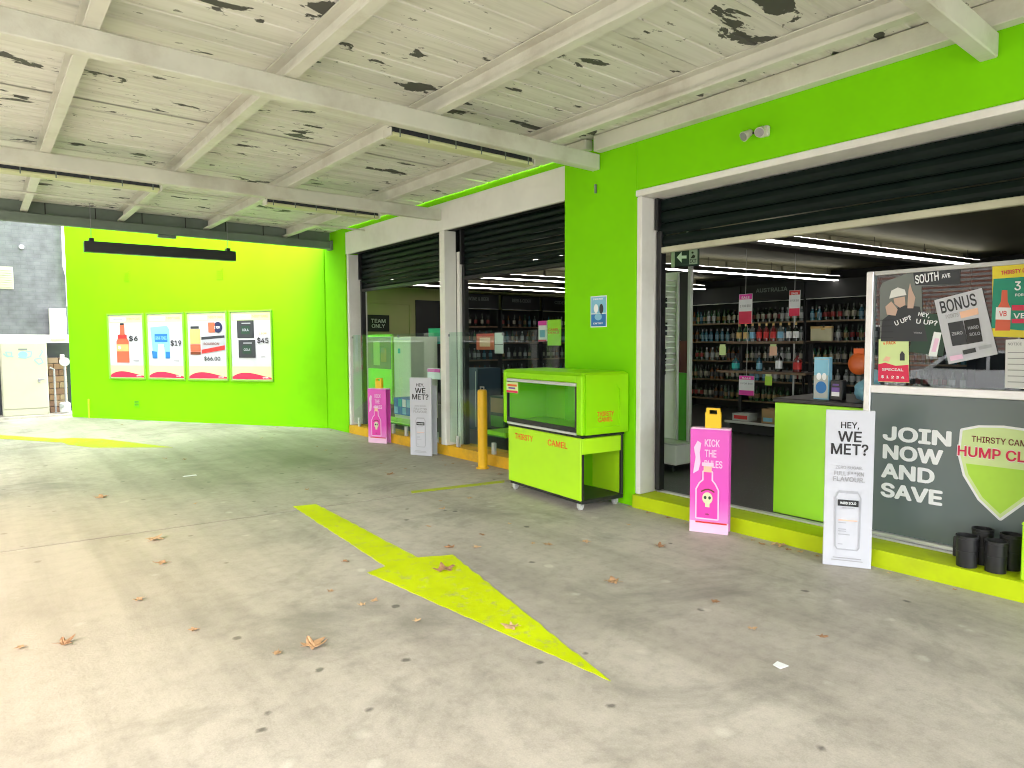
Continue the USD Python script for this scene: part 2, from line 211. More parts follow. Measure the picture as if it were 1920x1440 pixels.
def solo(name, mesh, m, label=None, cat=None, group=None, kind=None, loc=None, smooth=False):
    path = numbered('/World', name); mesh = tm(mesh)
    if loc is not None: mesh = mesh.copy(); mesh.apply_translation(-np.array(loc, float))
    g = usdkit.mesh(stage, path, mesh, m, smooth=smooth)
    if loc is not None: g.AddTranslateOp().Set(Gf.Vec3d(*map(float, loc)))
    setdata(g.GetPrim(), label, cat, group, kind); return Thing(path, loc if loc is not None else (0, 0, 0), 0)
def copy_of(src, loc, rz, label=None, group=None):
    p = src.prim(); was = p.GetCustomData()
    t = thing(src.path.rsplit('/', 1)[1].rstrip('0123456789').rstrip('_'), label or was.get('label'), was.get('category'), loc, rz, group or was.get('group'))
    t.prim().GetReferences().AddInternalReference(Sdf.Path(src.path)); t.prim().SetInstanceable(True)
    return t

def box(x0, x1, y0, y1, z0, z1, b=0.004):
    x0, x1 = min(x0, x1), max(x0, x1); y0, y1 = min(y0, y1), max(y0, y1); z0, z1 = min(z0, z1), max(z0, z1)
    b = min(b, 0.3 * min(x1 - x0, y1 - y0, z1 - z0))
    if b <= 1e-5:
        return trimesh.creation.box(bounds=[[x0, y0, z0], [x1, y1, z1]])
    pts = []
    for sx in (0, 1):
        for sy in (0, 1):
            for sz in (0, 1):
                p = [(x0, x1)[sx], (y0, y1)[sy], (z0, z1)[sz]]; q = [(b, -b)[sx], (b, -b)[sy], (b, -b)[sz]]
                for k in range(3):
                    c = [p[i] + (q[i] if i != k else 0) for i in range(3)]; pts.append(c)
    return trimesh.convex.convex_hull(np.array(pts))
def cyl(p, q, r, n=16, r2=None):
    p, q = np.array(p, float), np.array(q, float); d = q - p; L = np.linalg.norm(d); d = d / L
    a = np.cross(d, [0, 0, 1] if abs(d[2]) < 0.9 else [1, 0, 0]); a /= np.linalg.norm(a); b = np.cross(d, a)
    t = np.linspace(0, 2 * np.pi, n, endpoint=False); ring = np.cos(t)[:, None] * a + np.sin(t)[:, None] * b
    r2 = r if r2 is None else r2
    v = np.vstack([p + ring * r, q + ring * r2, [p], [q]]); f = []
    for i in range(n):
        j = (i + 1) % n; f += [[i, j, n + j], [i, n + j, n + i], [2 * n, j, i], [2 * n + 1, n + i, n + j]]
    m = trimesh.Trimesh(v, np.array(f), process=False); m.fix_normals(); return m
def pipe(pts, r, n=8):
    out = [cyl(a, b, r, n) for a, b in zip(pts[:-1], pts[1:])]
    out += [trimesh.creation.icosphere(1, r).apply_translation(p) for p in pts[1:-1]]
    return trimesh.util.concatenate(out)
def rev(profile, n=12):
    return trimesh.creation.revolve(np.array(profile, float), sections=n)
def place(mesh, P, right, up):
    """Takes a mesh drawn in xy (z towards the viewer) to the plane at P."""
    right, up = np.array(right, float), np.array(up, float); nrm = np.cross(right, up)
    T = np.eye(4); T[:3, 0], T[:3, 1], T[:3, 2], T[:3, 3] = right, up, nrm, P
    m = mesh.copy(); m.apply_transform(T); return m
def sheet(poly, depth):
    ps = getattr(poly, 'geoms', [poly])
    return trimesh.util.concatenate([trimesh.creation.extrude_polygon(g, depth, engine='earcut') for g in ps if g.area > 1e-9])
def prism_z(pts, z0, z1):
    m = trimesh.creation.extrude_polygon(Polygon(pts), z1 - z0, engine='earcut'); m.apply_translation([0, 0, z0]); return m
TXT = {}
def lettering(s, width, height, bold=True, depth=0.0012, center=True):
    """Flat letters with the given total width and height (stretched to fit), lower left at the origin or centred on it."""
    k = (s, bold)
    if k not in TXT: TXT[k] = meshkit.text_mesh(s, 0.1, 1.0, bold)
    m = TXT[k].copy(); lo, hi = m.bounds
    m.apply_translation(-lo); sc = [width / (hi[0] - lo[0]), height / (hi[1] - lo[1]), depth]
    m.apply_scale(sc)
    if center: m.apply_translation([-width / 2, -height / 2, 0])
    return m
def ray(px, py):
    d = FW * FPX + RT * (px - 960) - UP * (py - 720); return d
def on_x(px, py, X): d = ray(px, py); return EYE + d * X / d[0]
def on_y(px, py, Y): d = ray(px, py); return EYE + d * Y / d[1]
def on_z(px, py, Z): d = ray(px, py); return EYE + d * (Z - 1.6) / d[2]
FR, UPZ = (0, -1, 0), (0, 0, 1)       # reading direction on the shop front (seen from -x) and up

# a little printer for flat prints: shapes in panel coordinates (u right, v up), each a thin layer on top of the last
class Print:
    def __init__(self, parent, P, right, up, base=0.0):
        self.t, self.P, self.r, self.u = parent, np.array(P, float), np.array(right, float), np.array(up, float); self.n = np.cross(self.r, self.u); self.layer = base
    def poly(self, name, pts, m, lift=0.0008, label=None):
        g = pts if hasattr(pts, 'geom_type') else Polygon(pts)
        self.layer += lift
        return part(self.t, name, place(sheet(g, 0.0008), self.P + self.n * self.layer, self.r, self.u), m, label, world=True)
    def rect(self, name, u0, v0, u1, v1, m, **k): return self.poly(name, [(u0, v0), (u1, v0), (u1, v1), (u0, v1)], m, **k)
    def text(self, s, u, v, w, h, m, bold=True, name='lettering', lift=0.0008):
        self.layer += lift
        return part(self.t, name, place(lettering(s, w, h, bold, 0.0008), self.P + self.r * u + self.u * v + self.n * self.layer, self.r, self.u), m, world=True)
def ell(cx, cy, rx, ry, n=24):
    return Polygon([(cx + rx * math.cos(a), cy + ry * math.sin(a)) for a in np.linspace(0, 2 * math.pi, n, endpoint=False)])
def bottle_shape(cx, v0, w, h):
    b = w / 2; return Polygon([(cx - b, v0), (cx + b, v0), (cx + b, v0 + .55 * h), (cx + .38 * b, v0 + .75 * h), (cx + .34 * b, v0 + h), (cx - .34 * b, v0 + h), (cx - .38 * b, v0 + .75 * h), (cx - b, v0 + .55 * h)])

# ------------------------------------------------------------------ ground
def quad_sheet(x0, x1, y0, y1, z):
    return trimesh.Trimesh([[x0, y0, z], [x1, y0, z], [x1, y1, z], [x0, y1, z]], [[0, 1, 2], [0, 2, 3]], process=False)
solo('ground', quad_sheet(-400, 400, -400, 400, -0.06), M_asphalt, kind='structure')
fc = thing('forecourt', None, None, kind='structure')
def jy(x, y0): return y0 - 0.092 * (x - 0.09)
g_ = 0.012
XL, XR = -9.0, 5.6
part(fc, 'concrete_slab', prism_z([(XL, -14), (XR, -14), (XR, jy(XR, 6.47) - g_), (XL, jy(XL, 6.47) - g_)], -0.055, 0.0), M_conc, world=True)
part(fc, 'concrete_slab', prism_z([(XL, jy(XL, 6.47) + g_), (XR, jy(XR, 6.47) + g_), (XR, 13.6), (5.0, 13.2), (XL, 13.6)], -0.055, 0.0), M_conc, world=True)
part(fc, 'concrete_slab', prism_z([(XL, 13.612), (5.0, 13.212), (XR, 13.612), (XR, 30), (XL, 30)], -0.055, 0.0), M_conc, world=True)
part(fc, 'joint', prism_z([(XL, jy(XL, 6.47) - g_), (XR, jy(XR, 6.47) - g_), (XR, jy(XR, 6.47) + g_), (XL, jy(XL, 6.47) + g_)], -0.055, -0.005), M_joint, world=True)
solo('street', quad_sheet(-22, -9.3, -60, 60, -0.05), M_asphalt, kind='structure')

# kerbs
def kerb(name, pts, m, ztop): return solo(name, prism_z(pts, -0.02, ztop), m, kind='structure')
kerb('lime_kerb', [(4.93, -3.0), (5.225, -3.0), (5.225, 4.268), (4.93, 4.268)], M_kerblime, 0.125)
kerb('yellow_kerb', [(5.215, 5.28), (5.6, 5.28), (5.6, 11.18), (5.215, 11.18)], M_kerbyel, 0.145)

# ------------------------------------------------------------------ shop building
WX = 4.97      # face of the front wall and of the pillar
sh = thing('shop_building', 'lime green drive-through bottle shop with two wide shuttered openings', 'shop', (5, 4, 0))
P_ = lambda name, mesh, m, **k: part(sh, name, mesh, m, world=True, **k)
P_('pillar', box(WX, 5.28, 4.275, 5.27, 0.0, 5.2, 0.006), M_lime)
P_('front_wall', box(WX, 5.27, -5.0, 4.274, 3.045, 5.2, 0.006), M_lime)
P_('front_wall', box(5.215, 5.5, 5.271, 11.18, 3.575, 5.2, 0.004), M_lime)
P_('corner_wall', box(5.20, 5.5, 11.181, 12.15, 0.0, 5.2, 0.006), M_lime)
P_('lintel_trim', box(4.955, 5.29, -5.0, 4.274, 2.985, 3.043, 0.006), M_white)
P_('door_jamb', box(4.975, 5.33, 4.215, 4.274, 0.128, 2.984, 0.008), M_white)
P_('shutter_soffit', box(5.262, 5.40, 5.29, 11.10, 3.20, 3.23, 0.003), M_black)
P_('fascia_board', box(5.205, 5.26, 5.272, 11.17, 3.19, 3.573, 0.006), M_white)
P_('door_jamb', box(5.225, 5.58, 11.11, 11.179, 0.148, 3.188, 0.006), M_white)
P_('door_post', box(5.20, 5.40, 7.97, 8.10, 0.148, 3.188, 0.006), M_white)
P_('door_post', box(5.402, 5.46, 7.90, 7.968, 0.148, 2.9, 0.006), M_white)
P_('door_post', box(4.985, 5.25, 1.02, 1.10, 0.128, 2.984, 0.006), M_lime, label='lime green post at the end of the wide opening')
P_('threshold_strip', box(5.226, 5.29, -3.0, 4.21, 0.10, 0.137, 0.004), M_greymet)
P_('shop_floor', box(5.292, 13.6, -3.0, 13.4, 0.0, 0.132, 0), M_terrazzo)
P_('shop_floor', box(5.602, 13.6, 13.402, 14.0, 0.0, 0.132, 0), M_terrazzo)
P_('shop_ceiling', box(5.70, 13.6, -3.0, 14.0, 3.02, 3.12, 0), M_ceil)
P_('back_wall', box(13.42, 13.6, -3.0, 14.0, 0.133, 3.018, 0), M_blackmat)
P_('end_wall', box(5.58, 13.41, 13.6, 13.8, 0.133, 3.018, 0), M_olive, label='olive wall with panelled door at the end of the shop')
P_('near_wall', box(5.38, 13.41, -3.2, -3.0, 0.0, 3.018, 0), M_blackmat)
P_('door_frame', [box(6.55, 7.95, 13.56, 13.6, 2.5, 2.58), box(6.55, 6.62, 13.56, 13.6, 0.134, 2.498), box(7.88, 7.95, 13.56, 13.6, 0.134, 2.498)], M_olive)
P_('door_leaf', box(6.64, 7.86, 13.575, 13.598, 0.14, 2.49), M_olive)
P_('dark_doorway', box(8.05, 8.9, 13.57, 13.598, 0.14, 2.62), M_black)
for (xa, ya, xb, yb) in ((6.5, 4.62, 12.6, 3.92), (6.0, 7.50, 13.2, 6.36), (6.0, 10.2, 12.8, 9.22), (6.2, 12.4, 11.0, 11.9)):
    L_ = math.hypot(xb - xa, yb - ya); a_ = math.atan2(yb - ya, xb - xa)
    for k in range(5):
        m_ = box(L_ * k / 5 + .03, L_ * (k + 1) / 5 - .03, 0, .05, 2.84, 3.018, .004); m_.apply_transform(trimesh.transformations.rotation_matrix(a_, [0, 0, 1])); m_.apply_translation([xa, ya, 0]); P_('bulkhead_panel', m_, M_ceil)
    m_ = box(0, L_, .052, .35, 2.80, 3.018, .004); m_.apply_transform(trimesh.transformations.rotation_matrix(a_, [0, 0, 1])); m_.apply_translation([xa, ya, 0]); P_('ceiling_beam', m_, M_darkbeam)
P_('end_bulkhead', box(8.9, 13.0, 13.15, 13.55, 2.83, 3.018, .004), M_olive)
# roof slab so that no sky falls into the shop
P_('shop_roof', box(5.52, 13.9, -3.3, 14.2, 3.3, 3.6, 0), M_steelgrey)
for y in (9.5,): pass
part(sh, 'shutter_bracket', box(4.945, 4.968, 4.79, 4.81, 3.11, 3.20, 0.003), M_steelgrey, world=True)

# roller shutters
def shutter(label, X, y0, y1, zbot, ztop, pitch, railm, end_lo=None):
    t = thing('roller_shutter', label, 'shutter', (X, (y0 + y1) / 2, zbot))
    n = int(round((ztop - zbot - 0.06) / pitch)); pitch = (ztop - zbot - 0.06) / n
    prof = [(0.0, 0.0), (-0.010, 0.012), (-0.020, 0.03), (-0.022, 0.5), (-0.012, 0.80), (0.0, 0.93), (0.012, 0.93), (0.012, 0.0)]
    for k in range(n):
        z = zbot + 0.06 + k * pitch
        poly = Polygon([(a, z + b * pitch * 0.98 if b > 0.1 else z + b) for a, b in prof])
        m = trimesh.creation.extrude_polygon(poly, y1 - y0, engine='earcut')   # (x, z, along)
        T = np.array([[1, 0, 0, X], [0, 0, 1, y0], [0, 1, 0, 0], [0, 0, 0, 1.0]]); m.apply_transform(T); m.fix_normals()
        part(t, 'slat', m, M_shutter, world=True)
    part(t, 'bottom_rail', box(X - 0.035, X + 0.02, y0, y1, zbot, zbot + 0.055, 0.006), railm, world=True)
    for y, s in ((y1, 1), (y0, -1)):
        part(t, 'end_plate', box(X - 0.07, X + 0.16, y - 0.03 if s > 0 else y - 0.005, y + 0.005 if s > 0 else y + 0.03, zbot + 0.22, ztop, 0.004), M_black, world=True)
        part(t, 'guide_rail', box(X - 0.04, X + 0.04, y - 0.055 if s > 0 else y, y if s > 0 else y + 0.055, 0.15, zbot + 0.21, 0.004), M_black, world=True)
    part(t, 'drum', cyl((X + 0.17, y0 + 0.02, ztop - 0.16), (X + 0.17, y1 - 0.02, ztop - 0.16), 0.14, 20), M_shutter, smooth=40, world=True)
shutter('wide black roller shutter half rolled down over the counter window opening', 5.22, 1.11, 4.20, 2.46, 2.982, 0.13, M_rail)
shutter('black roller shutter hanging between the white post and the green pillar', 5.48, 5.28, 7.89, 2.50, 3.30, 0.085, M_black)
shutter('smaller dark green-black roller shutter left of the white post', 5.48, 8.105, 11.10, 2.53, 3.30, 0.085, M_black)

# ------------------------------------------------------------------ green angled wall
WL = np.array([1.64, 17.75, 0]); WR = np.array([5.19, 12.05, 0]); WD = (WR - WL) / np.linalg.norm(WR - WL); WLEN = float(np.linalg.norm(WR - WL)); WN = np.cross(WD, [0, 0, 1.0])   # outwards, to the camera
gw = thing('painted_wall', 'tall lime green rendered wall set at an angle beyond the canopy', 'wall', tuple(WL))
def wallbox(s0, s1, z0, z1, d0, d1, b=0.004):
    """box in the wall's frame: s along it from its left end, d outwards"""
    m = box(s0, s1, d0, d1, z0, z1, b); T = np.eye(4); T[:3, 0], T[:3, 1], T[:3, 2], T[:3, 3] = WD, WN, [0, 0, 1], WL
    if np.linalg.det(T[:3, :3]) < 0: m.invert()
    m.apply_transform(T); return m
part(gw, 'wall_face', wallbox(0, WLEN - 0.01, 0, 7.0, -0.3, 0, 0.01), M_lime, world=True)
part(gw, 'plinth_edge', wallbox(0.35, WLEN - 0.1, 0.0, 0.05, 0.0, 0.012, 0.004), M_lime, world=True)
def wall_s(px, py): # point on the wall under a pixel -> (s, z)
    d = ray(px, py); t = ((WL - EYE) @ WN) / (d @ WN); q = EYE + d * t; return float((q - WL) @ WD), float(q[2])
for (px, py, w, h) in ((238, 518, .16, .22), (412, 514, .16, .22), (257, 757, .15, .16)):
    s, z = wall_s(px, py)
    v = part(gw, 'air_vent', wallbox(s - w / 2, s + w / 2, z - h / 2, z + h / 2, 0.001, 0.010, 0.003), M_lime, world=True)
    for k in range(4):
        zz = z - h / 2 + h * (k + 0.9) / 5
        part(v, 'vent_slot', wallbox(s - w * .4, s + w * .4, zz, zz + 0.014, 0.010, 0.016, 0), M_midgreen if py > 700 else M_lime, world=True)
s, z = wall_s(168, 770)
part(gw, 'ground_pipe', wallbox(s - 0.02, s + 0.02, 0.0, 0.42, 0.001, 0.03), M_limegloss, world=True)

# ------------------------------------------------------------------ grey building on the left
GY = 18.55
gb = thing('grey_brick_building', 'grey painted brick building at the far left beyond the green wall', 'building', (0, GY, 0))
B_ = lambda name, mesh, m, **k: part(gb, name, mesh, m, world=True, **k)
B_('upper_wall', box(-9, 1.80, GY, GY + 0.3, 1.85, 9.0, 0.01), M_greybrick)
B_('lintel_beam', box(-9, 1.80, GY - 0.10, GY + 0.25, 1.67, 1.845, 0.01), M_white)
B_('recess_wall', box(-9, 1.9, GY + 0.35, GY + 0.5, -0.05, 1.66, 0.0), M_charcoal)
rows = 9
OLDBRICK = [flat('old_brick_a', (0.20, 0.12, 0.06)), flat('old_brick_b', (0.16, 0.09, 0.05)), flat('old_brick_c', (0.24, 0.17, 0.10))]
for k in range(rows):
    for j in range(3):
        x0 = 1.31 + j * 0.2 - (0.1 if k % 2 else 0); x1 = x0 + 0.19
        x0, x1 = max(x0, 1.30), min(x1, 1.66)
        if x1 - x0 < 0.03: continue
        B_('brick', box(x0, x1, GY + 0.1, GY + 0.25, 0.05 + k * 0.142, 0.05 + k * 0.142 + 0.13, 0.006), R.choice(OLDBRICK))
B_('step', box(-0.2, 1.95, GY - 0.45, GY + 0.5, -0.05, 0.045, 0.01), M_conc)
B_('vent_panel', box(-0.4, on_y(25, 520, GY)[0], GY - 0.03, GY - 0.001, on_y(12, 542, GY)[2], on_y(12, 500, GY)[2], 0.006), M_greydoor)
for k in range(8):
    z0 = on_y(12, 542, GY)[2] + 0.04; z1 = on_y(12, 500, GY)[2] - 0.04; zz = z0 + (z1 - z0) * k / 8
    B_('louvre', box(-0.36, on_y(22, 520, GY)[0], GY - 0.045, GY - 0.031, zz, zz + 0.03, 0.003), M_greydoor)
B_('wall_anchor', cyl((on_y(40, 463, GY)[0], GY - 0.06, on_y(40, 463, GY)[2]), (on_y(40, 463, GY)[0], GY, on_y(40, 463, GY)[2]), 0.05), M_steel)
B_('edge_pipe', pipe([(1.70, GY - 0.08, 6.5), (1.69, GY - 0.08, 3.4), (1.73, GY - 0.08, 3.2), (1.73, GY - 0.08, 2.5)], 0.035), M_white, smooth=40)
# cabinet door
cx0, cx1 = on_y(4, 700, GY - 0.2)[0], on_y(88, 700, GY - 0.2)[0]
cb = thing('utility_cabinet', 'cream metal utility cabinet with faint blue graffiti under the grey wall', 'cabinet', ((cx0 + cx1) / 2, GY - 0.1, 0.045))
part(cb, 'cabinet_body', box(cx0 - 0.02, cx1 + 0.02, GY - 0.18, GY + 0.3, 0.046, 1.66, 0.008), M_greydoor, world=True)
dr = part(cb, 'door', box(cx0, cx1, GY - 0.21, GY - 0.182, 0.2, 1.64, 0.006), M_greydoor, world=True)
part(dr, 'handle', [box(cx1 - 0.17, cx1 - 0.13, GY - 0.25, GY - 0.211, 0.78, 0.86), box(cx1 - 0.17, cx1 - 0.05, GY - 0.262, GY - 0.245, 0.83, 0.855)], M_steel, world=True)
part(cb, 'base_panel', box(cx0, cx1, GY - 0.20, GY - 0.182, 0.05, 0.19, 0.005), M_greydoor, world=True)
pr = Print(cb, ((cx0 + cx1) / 2, GY - 0.212, 0), (1, 0, 0), (0, 0, 1))
pr.poly('sticker', ell(-0.02, 1.40, 0.085, 0.075), M_sky); pr.rect('sticker', -0.1, 1.50, 0.06, 1.535, M_greyphoto)
def squiggle(pts, w): return LineString(pts).buffer(w)
M_graf = flat('pale_graffiti', (0.26, 0.42, 0.40))
for pts in ([(-.36, 1.42), (-.3, 1.36), (-.22, 1.38), (-.22, 1.46), (-.32, 1.46), (-.3, 1.38), (-.2, 1.36)], [(-.1, 1.34), (.02, 1.32), (.12, 1.36), (.14, 1.46), (.05, 1.48)], [(.18, 1.28), (.26, 1.18), (.34, 1.22), (.3, 1.32), (.2, 1.3)], [(.28, 1.36), (.34, 1.46), (.32, 1.5)]):
    pr.poly('graffiti', squiggle(pts, 0.013), M_graf)
mx0, mx1 = on_y(93, 600, GY - 0.2)[0], on_y(124, 600, GY - 0.2)[0]; mz0, mz1 = on_y(108, 636, GY - 0.2)[2], on_y(108, 578, GY - 0.2)[2]
mb = thing('meter_box', 'white electricity meter box on the corner of the grey wall', 'meter box', ((mx0 + mx1) / 2, GY, mz0))
part(mb, 'box', box(mx0, mx1, GY - 0.24, GY - 0.002, mz0, mz1, 0.01), M_white, world=True)
part(mb, 'lid', box(mx0 + 0.015, mx1 - 0.015, GY - 0.255, GY - 0.242, mz0 + 0.02, mz1 - 0.02, 0.006), M_white, world=True)
gm = thing('gas_meter', 'grey gas meter and pipes standing beside the cream cabinet', 'gas meter', (1.55, GY - 0.15, 0.045))
part(gm, 'riser_pipe', pipe([(1.60, GY - 0.15, 0.05), (1.60, GY - 0.15, 1.2), (1.66, GY - 0.15, 1.25)], 0.025), M_steel, smooth=40, world=True)
part(gm, 'riser_pipe', pipe([(1.40, GY - 0.1, 0.05), (1.40, GY - 0.1, 1.05), (1.32, GY - 0.1, 1.1)], 0.02), M_steel, smooth=40, world=True)
part(gm, 'regulator', [cyl((1.60, GY - 0.22, 1.23), (1.60, GY - 0.06, 1.23), 0.10, 20), box(1.52, 1.6, GY - 0.2, GY - 0.1, 1.28, 1.4, 0.01)], M_greymet, smooth=30, world=True)
part(gm, 'meter_body', box(1.47, 1.68, GY - 0.28, GY - 0.08, 0.06, 0.30, 0.03), M_greymet, world=True)
part(gm, 'valve', cyl((1.5, GY - 0.33, 0.22), (1.5, GY - 0.28, 0.22), 0.045), M_steel, world=True)

# ------------------------------------------------------------------ canopy
cp = thing('canopy', 'steel drive-through canopy with peeling cream ceiling over the forecourt', 'canopy', (2, 4, 0))
C_ = lambda name, mesh, m, **k: part(cp, name, mesh, m, world=True, **k)
CXL = -3.2; BZ0, BZ1, PZ1, RZ = 3.335, 3.485, 3.645, 3.65
def ibeam(y, x0, x1, z0=BZ0, z1=BZ1, w=0.10):
    # rectangular hollow section with end cap
    return box(x0, x1, y, y + w, z0, z1, 0.008)
for y, x1 in ((1.40, WX - 0.005), (4.745, WX - 0.005), (8.03, 5.203), (-2.0, WX - 0.005), (-5.3, WX - 0.005)):
    C_('cross_beam', ibeam(y, CXL, x1), M_cream)
C_('cross_beam', box(CXL, 5.19, 11.68, 11.77, 3.335, 3.47, 0.008), M_steelgrey, label='grey-green beam at the far end of the canopy')
C_('end_flashing', box(CXL, 5.19, 11.79, 11.81, 3.43, 3.66, 0.004), M_steelgrey)
C_('end_gutter', [box(CXL, 5.19, 11.86, 12.0, 3.40, 3.42, 0.002), box(CXL, 5.19, 11.98, 12.0, 3.422, 3.56, 0.002)], M_steelgrey)
C_('beam_bracket', box(2.32, 2.58, 11.70, 11.80, 3.29, 3.333, 0.006), M_steelgrey)
C_('beam_end_cap', box(5.14, 5.195, 11.66, 11.82, 3.32, 3.49, 0.006), M_steelgrey)
for j in range(16):
    x = CXL + 0.35 + j * 0.62
    C_('flashing_joint', box(x, x + 0.012, 11.778, 11.788, 3.44, 3.645, 0.001), M_black)
def purlin(x, y0, y1):
    # C section: web, two flanges, lip
    w, h, t = 0.085, PZ1 - BZ1, 0.008
    poly = Polygon([(0, 0), (w, 0), (w, 0.022), (w - t, 0.022), (w - t, t), (t, t), (t, h - t), (w, h - t), (w, h), (0, h)])
    m = trimesh.creation.extrude_polygon(poly, y1 - y0, engine='earcut')
    m.apply_transform(np.array([[-1, 0, 0, x + w], [0, 0, 1, y0], [0, 1, 0, BZ1 + 0.001], [0, 0, 0, 1.0]])); m.fix_normals(); return m
for x in (-4.3, -3.1, -1.85, -0.62, 0.58, 1.78, 3.0, 4.30):
    C_('purlin', purlin(x, -6.0, 11.78), M_cream)
C_('wall_plate', box(4.86, WX - 0.004, -6.0, 4.74, BZ1 + 0.01, PZ1, 0.006), M_cream)
C_('wall_plate', box(4.86, WX - 0.004, 4.85, 5.3, BZ1 + 0.06, PZ1, 0.006), M_cream)
def roof_sheet(y0, w, x0, x1, dz):
    pts, yy = [], y0
    n = 3; s = w / n
    top, bot = [], []
    for k in range(n):
        a = y0 + k * s
        bot += [(a, 0), (a + s - 0.045, 0), (a + s - 0.038, 0.008), (a + s - 0.007, 0.008)]
    bot.append((y0 + w, 0))
    poly = Polygon(bot + [(a, b + 0.003) for a, b in reversed(bot)])
    m = trimesh.creation.extrude_polygon(poly, x1 - x0, engine='earcut')
    m.apply_transform(np.array([[0, 0, 1, x0], [1, 0, 0, 0], [0, 1, 0, RZ + dz], [0, 0, 0, 1.0]])); m.fix_normals(); return m
y = -6.0; k = 0
while y < 11.8:
    xr = WX - 0.003 if y + 0.76 < 5.2 else 5.21
    C_('roof_sheet', roof_sheet(y, min(0.762, 11.85 - y), CXL - 0.2, xr, 0.0 if k % 2 else 0.004), M_roof); y += 0.762; k += 1
C_('roof_top', box(CXL - 0.2, WX - 0.02, -6.0, 11.85, RZ + 0.035, RZ + 0.06, 0), M_steelgrey)
for yy in (6.68, 3.1, 9.85):
    C_('cover_strip', box(CXL, 4.95 if yy < 5 else 5.2, yy, yy + 0.07, RZ - 0.0042, RZ - 0.001, 0.001), M_cream)
C_('conduit', pipe([(CXL, 10.2, BZ1 - 0.012), (5.1, 10.2, BZ1 - 0.012)], 0.012), M_cream, smooth=40)
for y in (-5.2, 1.45, 8.08, 11.72): C_('canopy_post', box(CXL - 0.06, CXL + 0.06, y - 0.06, y + 0.06, -0.05, BZ0 - 0.002, 0.008), M_cream)
C_('front_gutter', box(CXL - 0.36, CXL - 0.22, -6, 11.85, 3.5, 3.66, 0.01), M_white)

def batten(label, x0, x1, y, z):
    t = thing('fluorescent_batten', label, 'light fitting', (x0, y, z))
    part(t, 'channel', box(x0 + .01, x1 - .01, y - 0.03, y + 0.035, z, z + 0.05, 0.006), M_charcoal, world=True)
    part(t, 'diffuser', box(x0 + 0.01, x1 - 0.01, y - 0.055, y + 0.075, z - 0.035, z - 0.002, 0.012), flat('old_diffuser', (0.58, 0.60, 0.34)) if not stage.GetPrimAtPath('/World/Looks/old_diffuser') else UsdShade.Material.Get(stage, '/World/Looks/old_diffuser'), world=True)
    for xx in (x0, x1): part(t, 'end_cap', box(xx - 0.008, xx + 0.008, y - 0.056, y + 0.076, z - 0.036, z + 0.03, 0.003), M_cream, world=True)
    n = int((x1 - x0) / 0.28)
    for i in range(n + 1):
        xx = x0 + 0.08 + (x1 - x0 - 0.16) * i / n
        part(t, 'clip', box(xx - 0.006, xx + 0.006, y - 0.056, y - 0.0505, z - 0.036, z + 0.05, 0.001), M_steelgrey, world=True)
    for xx in (x0 + 0.2, x1 - 0.2): part(t, 'bracket', box(xx - 0.02, xx + 0.02, y - 0.07, y + 0.02, z + 0.046, z + 0.06, 0.002), M_steelgrey, world=True)
    return t
batten('long batten light behind the canopy beam that meets the green pillar', 2.68, 4.20, 4.915, 3.31)
batten('batten light behind the middle beam near the white door post', 2.80, 4.30, 8.20, 3.31)
batten('batten light at the left edge behind the middle canopy beam', 0.05, 1.66, 8.20, 3.31)

# black pendant light bar
a, b = np.array(on_y(156, 462, 11.5)), np.array(on_y(440, 480, 11.2))
q0 = on_y(157, 453, 11.45); q1 = on_y(440, 471, 11.45)
zc = (on_y(157, 462, 11.45)[2] + on_y(440, 481, 11.45)[2]) / 2
pl = thing('hanging_light_bar', 'long black light bar hung on two thin rods from the far canopy beam', 'light fitting', ((q0[0] + q1[0]) / 2, 11.45, zc))
za, zb = on_y(157, 462, 11.45)[2], on_y(440, 481, 11.45)[2]
m = box(q0[0], q1[0], 11.38, 11.52, -0.078, 0.078, 0.006); v = m.vertices.copy(); v[:, 2] += za + (zb - za) * (v[:, 0] - q0[0]) / (q1[0] - q0[0]); m.vertices = v
part(pl, 'housing', m, M_black, world=True)
for px, py in ((171, 450), (427, 470)):
    x = on_y(px, py, 11.45)[0]; z = za + (zb - za) * (x - q0[0]) / (q1[0] - q0[0]) + 0.079
    part(pl, 'bracket', box(x - 0.03, x + 0.03, 11.40, 11.50, z, z + 0.045, 0.004), M_black, world=True)
    part(pl, 'hanger_rod', cyl((x, 11.45, z + 0.045), (x, 11.45, PZ1), 0.005, 8), M_steel, world=True)

# twin emergency spotlight
tw = thing('twin_spotlight', 'small white twin-head emergency spotlight on the green wall above the wide shutter', 'spotlight', (WX, 3.0, 3.27))
part(tw, 'base_box', box(4.925, WX - 0.001, 2.905, 2.99, 3.225, 3.305, 0.008), M_cream, world=True)
for (y, dy) in ((3.055, 0.02), (2.945, -0.01)):
    p0 = np.array([4.915, y, 3.275]); p1 = p0 + [-0.055, dy, -0.035]
    hd = part(tw, 'lamp_head', [cyl(p0, p1, 0.026, 20, 0.040), trimesh.creation.icosphere(2, 0.027).apply_translation(p0)], M_cream, smooth=40, world=True)
    d = (p1 - p0) / np.linalg.norm(p1 - p0)
    part(hd, 'lens', cyl(p1, p1 + d * 0.005, 0.034, 20), M_steel, world=True)
part(tw, 'arm', pipe([(4.94, 2.98, 3.27), (4.925, 3.02, 3.27), (4.915, 3.055, 3.275)], 0.010), M_black, world=True)

